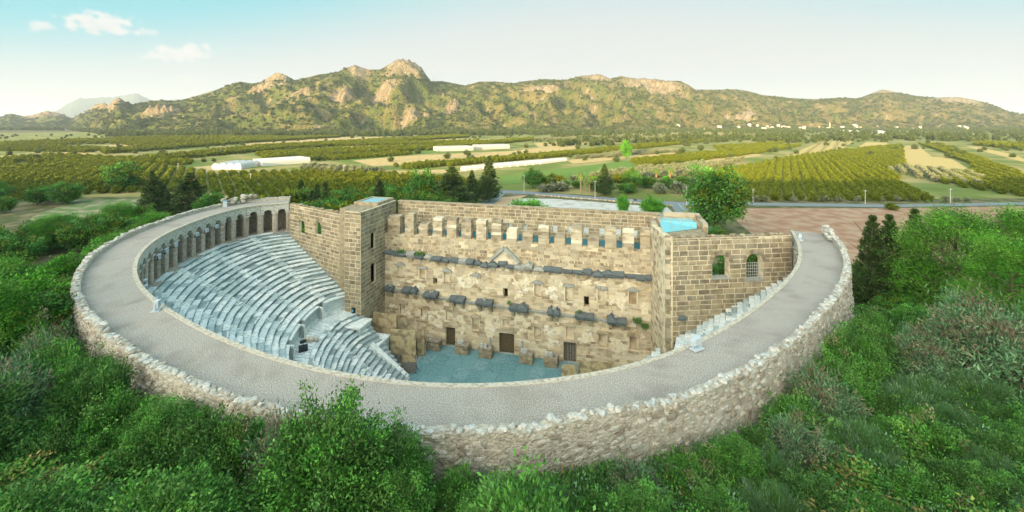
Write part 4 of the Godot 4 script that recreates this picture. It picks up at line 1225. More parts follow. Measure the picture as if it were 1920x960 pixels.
func panel(label: String, a: Vector3, b: Vector3, h: float, mat: String) -> void:
	var d := (b - a).normalized()
	var t := thing("scenery_panel", label, "scenery panel", in_theatre() * Transform3D(Basis(d, Vector3.UP, d.cross(Vector3.UP)), a + Vector3(0, 0.056, 0)), "scenery panels on the stage")
	var l := (b - a).length()
	var n := maxi(1, roundi(l / 2.3))
	for k in n:
		var s := Shape.new()
		s.box(Vector3(l * k / n + 0.01, 0, -0.05), Vector3(l * (k + 1) / n - 0.01, h - rng.randf_range(0.0, 0.08), 0.05))
		put(t, "board", s.mesh(), M[mat])
	var s2 := Shape.new()
	for k in n + 1:
		var x := clampf(l * k / n, 0.06, l - 0.06)
		s2.box(Vector3(x - 0.05, 0, -0.16), Vector3(x + 0.05, h - 0.15, -0.055))
		s2.hexa([Vector3(x - 0.04, 0, -1.3), Vector3(x + 0.04, 0, -1.3), Vector3(x + 0.04, 0, -1.2), Vector3(x - 0.04, 0, -1.2), Vector3(x - 0.04, h * 0.7, -0.25), Vector3(x + 0.04, h * 0.7, -0.25), Vector3(x + 0.04, h * 0.7, -0.165), Vector3(x - 0.04, h * 0.7, -0.165)])
	put(t, "timber_frame", s2.mesh(), M.wood)

func make_towers() -> void:
	# left: retaining wall with two arched windows, then the tower at the end of the stage
	var w := thing("retaining_wall", "tan stone side wall with two arched windows above the left seats", "wall", in_theatre())
	var wt := wall_frame(Vector2(-47.7, -0.9), Vector2(-28.3, 6.0))
	masonry(w, wt, 20.6, 6.0, 24.3, 0.70, [1.0, 1.9], 0.5, [[3.5, 5.5, 18.9, 21.9, true], [9.1, 11.2, 19.3, 22.2, true], [17.9, 19.3, 7.9, 10.2, false]], "block", 6, "mortar", 300, 0.04, 0.0, 0.25, 0.10)
	arch_ring(w, wt, 4.5, 20.9, 1.0); arch_ring(w, wt, 10.15, 21.15, 1.05)
	recess(w, "door_passage", wt, 17.88, 19.32, 7.85, 10.22, -0.5, 3.5, M.pier_dark)
	var s: Shape
	for k in 26: put(w, "top_stone", rocks[k % 7][2], M["block%d" % (k % 6)], wt * Transform3D(Basis(Vector3.UP, rng.randf()) * Basis.from_scale(Vector3(1.0, 0.45, 0.9)), Vector3(0.4 + k * 0.78, 24.35 + rng.randf_range(-0.1, 0.25), -0.5)))
	var t := thing("stage_tower", "square stone tower with a glass roof at the stage's left end", "tower", in_theatre())
	var side := wall_frame(Vector2(-25.25, 7.9), Vector2(-25.25, -4.3))
	masonry(t, side, 12.2, 0.0, 25.6, 0.72, [0.9, 1.7], 0.35, [[3.1, 4.5, 18.4, 21.0, false], [3.1, 4.7, 12.3, 15.6, false]], "block", 6, "mortar", 230, 0.04, 0.0, 0.0, 0.09)
	masonry(t, wall_frame(Vector2(-28.6, 7.7), Vector2(-25.26, 7.92)), 3.33, 0.0, 25.6, 0.72, [0.8, 1.4], 0.5, [], "block", 6, "mortar", 70, 0.04, 0.0, 0.0, 0.09)
	roof(t, [Vector2(-31.4, 5.2), Vector2(-25.62, 7.2), Vector2(-25.62, -5.0), Vector2(-31.4, -5.0)], 25.6, Vector2(-30.6, -26.6), Vector2(-4.4, 0.8), 1)
	# right: the same, with the wall facing the camera
	w = thing("retaining_wall", "tan stone side wall with two arched windows on the right, iron grille in one", "wall", in_theatre())
	wt = wall_frame(Vector2(25.2, 8.1), Vector2(43.6, 1.4))
	masonry(w, wt, 19.6, 4.0, 24.4, 0.74, [1.1, 2.1], 1.2, [[7.0, 9.7, 18.5, 22.1, true], [12.3, 15.0, 18.0, 22.0, true], [1.1, 2.6, 8.2, 9.6, false]], "block", 6, "mortar", 300, 0.04, 0.0, 0.2, 0.11)
	arch_ring(w, wt, 8.35, 20.75, 1.35, 11); arch_ring(w, wt, 13.65, 20.65, 1.35, 11)
	s = Shape.new()
	for k in 9: s.box(Vector3(12.35 + k * 0.33, 18.0, -0.55), Vector3(12.39 + k * 0.33, 20.4, -0.51))
	for k in 6: s.box(Vector3(12.3, 18.1 + k * 0.45, -0.56), Vector3(15.0, 18.14 + k * 0.45, -0.50))
	put(w, "window_grille", s.mesh(), M.pole, wt)
	for q in [[7.0, 9.7, 18.42], [12.3, 15.0, 17.92]]:
		s = Shape.new(); s.box(Vector3(q[0] - 0.1, q[2] - 0.12, -1.1), Vector3(q[1] + 0.1, q[2] + 0.1, 0.14)); put(w, "window_sill", s.mesh(), M.carved_pale, wt)
	recess(w, "low_passage", wt, 1.08, 2.62, 8.15, 9.65, -1.2, 3.5, M.pier_dark)
	s = Shape.new()
	for k in 5: s.box(Vector3(1.2 + k * 0.3, 8.2, -0.1), Vector3(1.24 + k * 0.3, 9.6, -0.06))
	for k in 4: s.box(Vector3(1.1, 8.4 + k * 0.35, -0.11), Vector3(2.6, 8.44 + k * 0.35, -0.05))
	put(w, "low_grille", s.mesh(), M.iron, wt)
	put(w, "projecting_stone", rocks[2][2], M.carved, wt * Transform3D(Basis.from_scale(Vector3(1.4, 0.8, 0.9)), Vector3(2.3, 12.9, 0.15)))
	for k in 25: put(w, "top_stone", rocks[k % 7][2], M["block%d" % (k % 6)], wt * Transform3D(Basis(Vector3.UP, rng.randf()) * Basis.from_scale(Vector3(1.0, 0.4, 0.9)), Vector3(0.4 + k * 0.78, 24.42 + rng.randf_range(-0.1, 0.2), -0.5)))
	t = thing("stage_tower", "square stone tower with a glass roof at the stage's right end", "tower", in_theatre())
	masonry(t, wall_frame(Vector2(23.6, 0.0), Vector2(25.2, 8.08)), 8.2, 0.0, 24.6, 0.66, [0.8, 1.5], 0.9, [], "facade", 5, "facade_mortar", 280, 0.05)
	var qy := 0.0
	while qy < 24.5:
		var qh := rng.randf_range(0.6, 0.8)
		s = Shape.new(); s.box(Vector3(-0.06 - rng.randf() * 0.03, qy, -0.3), Vector3(0.42 + rng.randf() * 0.25, minf(qy + qh, 24.6) - 0.05, 0.07 + rng.randf() * 0.02))
		put(t, "corner_stone", s.mesh(), M["facade%d" % (rng.randi() % 5)] if rng.randf() < 0.6 else M["block%d" % (rng.randi() % 6)], wt)
		qy += qh
	s = Shape.new(); s.box(Vector3(23.7, 0, -5.0), Vector3(24.6, 24.6, 0.0)); put(t, "inner_wall", s.mesh(), M.facade3)
	roof(t, [Vector2(25.2, 7.6), Vector2(31.2, 5.4), Vector2(31.2, -5.0), Vector2(24.0, -5.0)], 24.6, Vector2(25.4, 30.6), Vector2(-4.4, -0.6))
	# slanting glass below the flat one
	s = Shape.new()
	s.hexa([Vector3(25.0, 24.55, 5.2), Vector3(30.4, 24.55, 1.2), Vector3(30.6, 24.55, -0.05), Vector3(24.9, 24.55, -0.05), Vector3(25.0, 24.66, 5.2), Vector3(30.4, 24.66, 1.2), Vector3(30.6, 25.3, -0.05), Vector3(24.9, 25.3, -0.05)])
	var pane := put(t, "sloping_skylight", s.mesh(), M.glass_roof)
	s = Shape.new()
	for k in 4: s.tube(Vector3(25.0 + k * 1.6, 25.33, -0.4), Vector3(25.0 + k * 1.55, 24.70 + k * 0.0, 5.2 - k * 1.05), 0.04, 0.04, 5)
	put(pane, "glazing_bar", s.mesh(), M.pole)
	# the raised rear block of the right tower
	s = Shape.new()
	s.box(Vector3(26.0, 24.7, -5.6), Vector3(31.9, 25.7, -4.92)); s.box(Vector3(31.22, 20.0, -4.92), Vector3(31.9, 25.6, 2.0))
	put(t, "rear_parapet", s.mesh(), M.facade3)

func roof(t: Node, poly: Array, y: float, gx: Vector2, gz: Vector2, open_side := -1) -> void:
	# a hollow shell: walls 40 cm thick on every side but the one that the dressed face closes, and a roof slab
	var s := Shape.new()
	var mid: Vector2 = (poly[0] + poly[1] + poly[2] + poly[3]) / 4.0
	for k in 4:
		if k == open_side: continue
		var a: Vector2 = poly[k]
		var b: Vector2 = poly[(k + 1) % 4]
		var n := Vector2(b.y - a.y, a.x - b.x).normalized()
		if n.dot(mid - a) < 0: n = -n
		n *= 0.4
		s.hexa([Vector3(a.x, -1, a.y), Vector3(b.x, -1, b.y), Vector3(b.x + n.x, -1, b.y + n.y), Vector3(a.x + n.x, -1, a.y + n.y), Vector3(a.x, y - 0.5, a.y), Vector3(b.x, y - 0.5, b.y), Vector3(b.x + n.x, y - 0.5, b.y + n.y), Vector3(a.x + n.x, y - 0.5, a.y + n.y)])
	s.hexa([Vector3(poly[0].x, y - 0.5, poly[0].y), Vector3(poly[1].x, y - 0.5, poly[1].y), Vector3(poly[2].x, y - 0.5, poly[2].y), Vector3(poly[3].x, y - 0.5, poly[3].y), Vector3(poly[0].x, y - 0.1, poly[0].y), Vector3(poly[1].x, y - 0.1, poly[1].y), Vector3(poly[2].x, y - 0.1, poly[2].y), Vector3(poly[3].x, y - 0.1, poly[3].y)])
	put(t, "tower_body", s.mesh(), M.block1)
	s = Shape.new()
	for q in [[gx.x - 0.55, gx.y + 0.55, gz.x - 0.5, gz.x], [gx.x - 0.55, gx.y + 0.55, gz.y, gz.y + 0.5], [gx.x - 0.55, gx.x, gz.x, gz.y], [gx.y, gx.y + 0.55, gz.x, gz.y]]:
		s.box(Vector3(q[0], y - 0.12, q[2]), Vector3(q[1], y + 0.42, q[3]))
	put(t, "roof_parapet", s.mesh(), M.block3)
	s = Shape.new(); s.box(Vector3(gx.x, y, gz.x), Vector3(gx.y, y + 0.3, gz.y))
	var p := put(t, "skylight", s.mesh(), M.glass_roof)
	s = Shape.new()
	for k in 5:
		var x := lerpf(gx.x, gx.y, (k + 0.5) / 5.0)
		s.box(Vector3(x - 0.03, y + 0.3, gz.x), Vector3(x + 0.03, y + 0.335, gz.y))
	put(p, "glazing_bar", s.mesh(), M.lamp_glass)

func make_small_things() -> void:
	floodlight(ring(0.705, 0.8, WALK + 0.7), -2.4, false, "white floodlight standing on the walkway kerb near the right wall")
	floodlight(ring(0.395, 0.7, WALK + 0.62), 2.2, false, "white floodlight lying by the kerb above the left seats")
	floodlight(ring(0.963, 0.6, WALK + 0.62), -2.0, false, "small white floodlight by the kerb at the walkway's right end")
	# stage equipment left on the passage
	var p := in_theatre() * bowl(0.17, 0.60, 8.03)
	var t := thing("equipment_case", "dark lighting equipment standing on the pale passage between the tiers", "equipment", Transform3D(Basis(Vector3.UP, 0.5), p))
	var s := Shape.new(); s.box(Vector3(-0.6, 0, -0.4), Vector3(0.6, 0.7, 0.4)); put(t, "case", s.mesh(), M.iron)
	s = Shape.new(); s.tube(Vector3(0, 0.7, 0), Vector3(0, 1.3, 0), 0.05, 0.05, 6); s.tube(Vector3(-0.3, 1.25, -0.1), Vector3(0.35, 1.55, 0.3), 0.26, 0.2, 10); put(t, "lamp_head", s.mesh(), M.iron)
	var says := ["green tuft growing on the upper cornice near the left tower", "second green tuft growing on the upper cornice", "leafy plant on the lower cornice beside the right tower", "small plant under the leafy one at the right tower", "brownish tuft on the lower cornice below the middle window", "brownish tuft on the lower cornice left of the right window"]
	var spots := [[-21.6, 16.3, 0.9], [-17.6, 16.1, 1.0], [21.4, 8.2, 0.9], [22.6, 7.5, 0.8], [-0.4, 9.2, 0.5], [12.0, 9.0, 0.5]]
	for k in 6:
		var tp := thing("wall_plant", says[k], "plant", in_theatre() * Transform3D(Basis.from_scale(Vector3.ONE * float(spots[k][2])), Vector3(spots[k][0], spots[k][1], 0.7)), "plants on the cornices")
		put(tp, "foliage", plants.tuft[0 if k < 4 else 1][0], M.leaf)
	p = in_theatre() * bowl(0.14, 0.603, 8.03)
	t = thing("equipment_heap", "pale canvas sack lying beside the dark equipment case", "sack", Transform3D(Basis(Vector3.UP, 0.2), p))
	put(t, "sack", rocks[1][2], M.kerb, Transform3D(Basis.from_scale(Vector3(2.2, 0.8, 1.0)), Vector3(0, 0.3, 0)))
	put(t, "sack_neck", rocks[3][2], M.kerb, Transform3D(Basis.from_scale(Vector3(0.7, 0.6, 0.7)), Vector3(1.1, 0.35, 0.2)))
	p = in_theatre() * Vector3(-26.6, 8.3, 7.9)
	t = thing("loudspeaker", "small dark loudspeaker box at the end of the passage", "loudspeaker", Transform3D(Basis(Vector3.UP, -0.6), p))
	s = Shape.new(); s.box(Vector3(-0.3, -0.3, -0.3), Vector3(0.3, 0.6, 0.3)); put(t, "cabinet", s.mesh(), M.iron)
	s = Shape.new(); s.tube(Vector3(0, 0.15, 0.3), Vector3(0, 0.15, 0.33), 0.22, 0.2, 12); put(t, "cone", s.mesh(), M.blue_plastic)
	p = in_theatre() * ring(0.058, 4.0, WALK)
	t = thing("service_box", "pale blue service box beside the ruined stump of masonry", "box", Transform3D(Basis(Vector3.UP, 0.6), p))
	s = Shape.new(); s.box(Vector3(-0.35, 0, -0.3), Vector3(0.35, 1.15, 0.3)); put(t, "cabinet", s.mesh(), M.lamp_body)
	s = Shape.new(); s.box(Vector3(-0.4, 1.15, -0.35), Vector3(0.4, 1.22, 0.35)); put(t, "lid", s.mesh(), M.blue_plastic)

# ---------------------------------------------------------------- plants
# Leaves in clumps through the crown's volume. form: round, cone, column, pine, broom
func crown(form: String, height: float, wide: float, low: float, clumps: int, leaves: int, leaf_l: float, leaf_w: float, greens: Array, clump_r: float, seed_: int, inside := 0.35) -> Shape:
	var s := Shape.new()
	var r := RandomNumberGenerator.new()
	r.seed = seed_
	var lobes := FastNoiseLite.new()
	lobes.seed = seed_
	lobes.frequency = 1.0
	var total := clumps * leaves
	s.v.resize(total * 4); s.c.resize(total * 4); s.i.resize(total * 6)
	var k := 0
	for q in clumps:
		var d := Vector3(r.randfn(), r.randfn(), r.randfn()).normalized()
		var rad := pow(r.randf(), inside)
		var p := Vector3.ZERO
		var out := d
		match form:
			"round":
				var lob := 0.80 + 0.42 * lobes.get_noise_3dv(d * 1.7)
				p = Vector3(d.x * wide * lob, (d.y * 0.5 + 0.5) * (height - low) * (lob if d.y > 0 else 1.0), d.z * wide * lob)
				p = Vector3(p.x * rad, low + (height - low) * 0.42 + (p.y - (height - low) * 0.42) * rad, p.z * rad)
			"cone", "column", "pine":
				var u := r.randf()
				if form == "cone": u = clampf((floorf(pow(u, 1.25) * 17.0) + 0.5 + r.randf_range(-0.16, 0.16)) / 17.0, 0.0, 1.0)
				var prof := pow(1.0 - u, 0.85) * minf(1.0, 0.55 + u * 4.0) if form == "cone" else (sqrt(maxf(0.0, 1.0 - pow(absf(u * 2.0 - 0.75) / 1.25, 2.2))) if form == "column" else pow(maxf(0.0, 1.0 - pow(absf(u * 1.6 - 0.55) / 1.1, 2.0)), 0.5))
				var ang := r.randf() * TAU
				if form == "cone": ang = TAU * (r.randi() % 8 + r.randf_range(-0.22, 0.22)) / 8.0 + u * 40.0
				var lob := 0.78 + 0.55 * lobes.get_noise_3d(cos(ang) * 1.6, u * 7.0, sin(ang) * 1.6)
				var along := pow(r.randf(), inside)
				p = Vector3(cos(ang), 0, sin(ang)) * wide * prof * lob * along + Vector3(0, low + (height - low) * u, 0)
				if form == "cone": p.y += (along - 0.4) * 0.35 * wide * prof
				out = Vector3(cos(ang), 0.45, sin(ang)).normalized()
			"broom":
				var ang := r.randf() * TAU
				var lean := r.randf() * 0.9
				out = Vector3(cos(ang) * lean, 1.0, sin(ang) * lean).normalized()
				p = Vector3(cos(ang), 0, sin(ang)) * wide * 0.25 * r.randf() + out * height * (0.25 + 0.6 * r.randf()) * (1.0 - lean * 0.25)
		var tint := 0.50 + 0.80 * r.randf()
		var base: Color = greens[r.randi() % greens.size()]
		var tight := clump_r * 0.5 * (1.0 - 0.72 * clampf(p.y / height, 0.0, 1.0) if form == "cone" else 1.0)
		for j in leaves:
			var a := Vector3(r.randfn(), r.randfn() * 0.8, r.randfn()) * tight
			if form == "broom": a += out * r.randf() * clump_r * 2.0
			var dir := (out * 0.9 + Vector3(r.randfn(), r.randfn() + 0.35, r.randfn()) * (0.7 if form != "broom" else 0.16)).normalized()
			var side := dir.cross(Vector3(r.randfn(), r.randfn(), r.randfn())).normalized()
			var l := leaf_l * r.randf_range(0.65, 1.25)
			var w := leaf_w * r.randf_range(0.7, 1.2) * 0.5
			var o := p + a
			var m := o + dir * l * 0.5
			s.v[k * 4] = o; s.v[k * 4 + 1] = m + side * w; s.v[k * 4 + 2] = o + dir * l; s.v[k * 4 + 3] = m - side * w
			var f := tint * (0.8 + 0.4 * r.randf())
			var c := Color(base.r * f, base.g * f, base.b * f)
			for e in 4: s.c[k * 4 + e] = c
			for e in 6: s.i[k * 6 + e] = k * 4 + [0, 1, 2, 0, 2, 3][e]
			k += 1
	return s

func trunk(height: float, radius: float, limbs: int, reach: float, low: float, seed_: int) -> Shape:
	var s := Shape.new()
	var r := RandomNumberGenerator.new()
	r.seed = seed_
	var p := Vector3(0, -0.5, 0)
	var steps := 5
	for k in steps:
		var q := Vector3(r.randf_range(-1, 1) * radius * 0.8, height * (k + 1) / steps, r.randf_range(-1, 1) * radius * 0.8)
		s.tube(p, q, radius * (1.0 - 0.75 * k / steps), radius * (1.0 - 0.75 * (k + 1) / steps), 7, Color.WHITE, false)
		p = q
	for k in limbs:
		var y := lerpf(low, height * 0.9, (k + r.randf() * 0.6) / limbs)
		var a := k * 2.4 + r.randf()
		var d := Vector3(cos(a), r.randf_range(0.25, 0.8), sin(a)).normalized()
		var m := Vector3(0, y, 0) + d * reach * 0.55
		s.tube(Vector3(0, y, 0), m, radius * 0.42, radius * 0.28, 5, Color.WHITE, false)
		s.tube(m, m + (d + Vector3(r.randf_range(-0.3, 0.3), 0.35, r.randf_range(-0.3, 0.3))) * reach * 0.5, radius * 0.28, radius * 0.08, 5, Color.WHITE, false)
	return s

var alike := {}       # things of one look: their phrase -> [[bearing, node], ...]
func look_alike(o: Node3D, phrase: String, bearing: float) -> void:
	if not alike.has(phrase): alike[phrase] = []
	alike[phrase].append([bearing, o])

func label_alike() -> void:
	var words := ["first", "second", "third", "fourth", "fifth", "sixth", "seventh", "eighth", "ninth", "tenth", "eleventh", "twelfth"]
	for phrase in alike:
		var l: Array = alike[phrase]
		l.sort_custom(func(a, b): return a[0] < b[0])
		for k in l.size():
			var place: String = words[k] if k < 12 else "%dth" % (k + 1)
			if k >= 20 and k % 10 < 3: place = "%d%s" % [k + 1, ["st", "nd", "rd"][k % 10]]
			l[k][1].set_meta("label", phrase if l.size() == 1 else "%s, %s such from left" % [phrase, place])

var plants := {}
func plant(kind: String) -> Array:
	return plants[kind][rng.randi() % plants[kind].size()]

func make_plants() -> void:
	var lush := [Color(0.083, 0.259, 0.039), Color(0.116, 0.319, 0.050), Color(0.061, 0.187, 0.033), Color(0.143, 0.330, 0.061)]
	var deep := [Color(0.062, 0.158, 0.036), Color(0.085, 0.205, 0.045), Color(0.108, 0.232, 0.05)]
	var grey := [Color(0.132, 0.264, 0.121), Color(0.176, 0.308, 0.154), Color(0.099, 0.209, 0.094)]
	var bright := [Color(0.10, 0.33, 0.025), Color(0.14, 0.38, 0.035), Color(0.075, 0.25, 0.025)]
	var yellowed := [Color(0.17, 0.30, 0.05), Color(0.24, 0.31, 0.065), Color(0.11, 0.27, 0.04), Color(0.30, 0.24, 0.08)]
	var citrus := [Color(0.135, 0.17, 0.010), Color(0.165, 0.195, 0.012), Color(0.10, 0.14, 0.010)]
	var olive := [Color(0.20, 0.23, 0.13), Color(0.16, 0.19, 0.11), Color(0.24, 0.25, 0.15)]
	var conifer := [Color(0.06, 0.115, 0.03), Color(0.09, 0.145, 0.042), Color(0.06, 0.095, 0.03)]
	var pine_g := [Color(0.085, 0.28, 0.022), Color(0.125, 0.35, 0.032), Color(0.06, 0.20, 0.025), Color(0.15, 0.30, 0.045)]
	var woodland := [Color(0.055, 0.095, 0.024), Color(0.075, 0.115, 0.03), Color(0.10, 0.12, 0.055), Color(0.085, 0.115, 0.02)]
	var maquis := [Color(0.068, 0.092, 0.022), Color(0.085, 0.11, 0.028), Color(0.055, 0.078, 0.022)]
	var twigs := Color(0.24, 0.20, 0.13)
	lush += [lush[0], lush[1], deep[2], deep[1]]
	var mixed := lush + [yellowed[0], twigs]
	var add := func(kind: String, crown_: Shape, trunk_: Shape) -> void:
		if not plants.has(kind): plants[kind] = []
		plants[kind].append([crown_.mesh(), trunk_.mesh() if trunk_ else null])
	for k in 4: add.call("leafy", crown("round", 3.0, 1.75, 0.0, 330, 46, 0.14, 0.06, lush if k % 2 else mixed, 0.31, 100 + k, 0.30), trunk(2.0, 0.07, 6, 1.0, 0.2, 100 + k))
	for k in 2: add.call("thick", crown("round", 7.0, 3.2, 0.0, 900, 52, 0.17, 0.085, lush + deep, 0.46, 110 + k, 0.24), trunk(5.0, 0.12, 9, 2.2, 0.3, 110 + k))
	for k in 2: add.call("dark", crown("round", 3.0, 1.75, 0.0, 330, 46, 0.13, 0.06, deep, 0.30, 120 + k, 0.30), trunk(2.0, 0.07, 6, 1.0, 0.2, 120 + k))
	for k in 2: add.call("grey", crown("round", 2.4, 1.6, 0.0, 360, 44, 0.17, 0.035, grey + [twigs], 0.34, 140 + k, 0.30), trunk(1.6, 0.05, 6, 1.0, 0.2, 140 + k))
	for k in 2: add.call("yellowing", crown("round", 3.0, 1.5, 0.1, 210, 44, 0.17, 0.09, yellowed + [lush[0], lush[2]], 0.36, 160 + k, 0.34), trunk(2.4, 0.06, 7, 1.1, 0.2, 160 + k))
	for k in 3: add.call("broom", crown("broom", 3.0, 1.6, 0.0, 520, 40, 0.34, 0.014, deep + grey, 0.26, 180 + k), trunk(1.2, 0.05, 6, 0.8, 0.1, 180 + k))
	for k in 3: add.call("broadleaf", crown("round", 10.0, 4.6, 1.6, 330, 40, 0.42, 0.24, [lush[0], lush[2], citrus[0], deep[2]], 1.0, 200 + k, 0.30), trunk(7.5, 0.26, 9, 3.2, 2.0, 200 + k))
	for k in 2: add.call("bright", crown("round", 10.0, 4.8, 1.2, 330, 40, 0.42, 0.26, bright, 1.1, 220 + k, 0.30), trunk(7.0, 0.24, 9, 3.2, 2.0, 220 + k))
	for k in 2: add.call("conifer", crown("cone", 15.0, 5.0, 0.8, 900, 30, 0.36, 0.14, conifer, 0.62, 240 + k, 0.45), trunk(14.0, 0.24, 16, 2.8, 1.0, 240 + k))
	add.call("cypress", crown("column", 14.0, 1.1, 0.3, 330, 34, 0.34, 0.12, conifer, 0.5, 260, 0.4), trunk(12.0, 0.2, 4, 0.6, 1.0, 260))
	for k in 2: add.call("pine", crown("pine", 14.0, 6.6, 2.0, 150, 300, 0.36, 0.075, pine_g, 1.5, 280 + k, 0.42), trunk(12.0, 0.3, 18, 4.2, 2.5, 280 + k))
	for k in 3: add.call("citrus", crown("round", 4.2, 2.35, 0.25, 90, 16, 0.55, 0.34, citrus, 0.75, 300 + k, 0.22), trunk(2.2, 0.12, 4, 1.2, 0.6, 300 + k))
	for k in 2: add.call("olive", crown("round", 4.0, 2.0, 0.3, 80, 16, 0.55, 0.28, olive, 0.7, 320 + k, 0.25), trunk(2.2, 0.14, 4, 1.2, 0.6, 320 + k))
	for k in 3: add.call("distant", crown("round", 9.0, 4.2, 0.3, 60, 12, 1.5, 1.0, woodland, 1.7, 340 + k, 0.25), null)
	for k in 2: add.call("scrub", crown("round", 5.0, 4.5, 0.0, 26, 8, 2.2, 1.5, maquis, 1.8, 360 + k, 0.25), null)
	for k in 3: add.call("tuft", crown("round", 1.3, 0.95, 0.0, 90, 16, 0.13, 0.06, [lush + grey, lush + yellowed, deep + grey][k], 0.34, 380 + k, 0.3), null)
	# palm: a shaggy trunk and arching fronds
	var pc := Shape.new()
	for k in 26:
		var a := k * 2.4
		var lift := 0.9 - 1.5 * (k / 26.0)
		var dir := Vector3(cos(a), 0, sin(a))
		var p := Vector3(0, 9.0, 0)
		for j in 6:
			var q := p + (dir * 0.42 + Vector3(0, lift * 0.42 - j * 0.13, 0))
			var sd := dir.cross(Vector3.UP) * (0.42 * sin(PI * (j + 0.6) / 6.6))
			pc.quad(p, p + sd - Vector3(0, 0.18, 0), q + sd - Vector3(0, 0.22, 0), q, Color(0.13, 0.20, 0.05)); pc.quad(p, q, q - sd - Vector3(0, 0.22, 0), p - sd - Vector3(0, 0.18, 0), Color(0.11, 0.17, 0.045))
			p = q
	var pt := Shape.new()
	pt.tube(Vector3(0, -0.3, 0), Vector3(0, 6.0, 0), 0.35, 0.35, 9)
	for k in 60:
		var a := k * 2.4
		var y := 5.6 + 3.2 * k / 60.0
		pt.tri(Vector3(cos(a), 0, sin(a)) * 0.3 + Vector3(0, y, 0), Vector3(cos(a + 0.5), 0, sin(a + 0.5)) * 0.3 + Vector3(0, y, 0), Vector3(cos(a + 0.25), 0, sin(a + 0.25)) * 1.05 + Vector3(0, y - 1.5, 0))
	add.call("palm", pc, pt)

func grow(kind: String, called: String, label: String, category: String, x: float, far: float, y: float, height: float, width: float, group := "", parts := ["crown", "trunk"], variant := -1) -> Node3D:
	var p: Array = plants[kind][variant % plants[kind].size()] if variant >= 0 else plant(kind)
	var nominal: float = {"thick": 7.0, "leafy": 3.0, "dark": 3.0, "grey": 2.4, "yellowing": 3.0, "broom": 3.0, "broadleaf": 10.0, "bright": 10.0, "conifer": 15.0, "cypress": 14.0, "pine": 14.0, "citrus": 4.2, "olive": 4.0, "distant": 9.0, "palm": 10.0}[kind]
	var across: float = {"thick": 6.6, "leafy": 3.5, "dark": 3.5, "grey": 3.2, "yellowing": 3.0, "broom": 3.4, "broadleaf": 9.2, "bright": 9.6, "conifer": 6.4, "cypress": 2.2, "pine": 11.2, "citrus": 4.7, "olive": 4.0, "distant": 8.4, "palm": 5.0}[kind]
	var b := Basis(Vector3.UP, rng.randf() * TAU) * Basis.from_scale(Vector3(width / across, height / nominal, width / across))
	var t := thing(called, label, category, Transform3D(b, Vector3(x, y, -far)), group)
	put(t, parts[0], p[0], M.leaf)
	if p[1]: put(t, parts[1], p[1], M.palm_bark if kind == "palm" else M.bark)
	return t

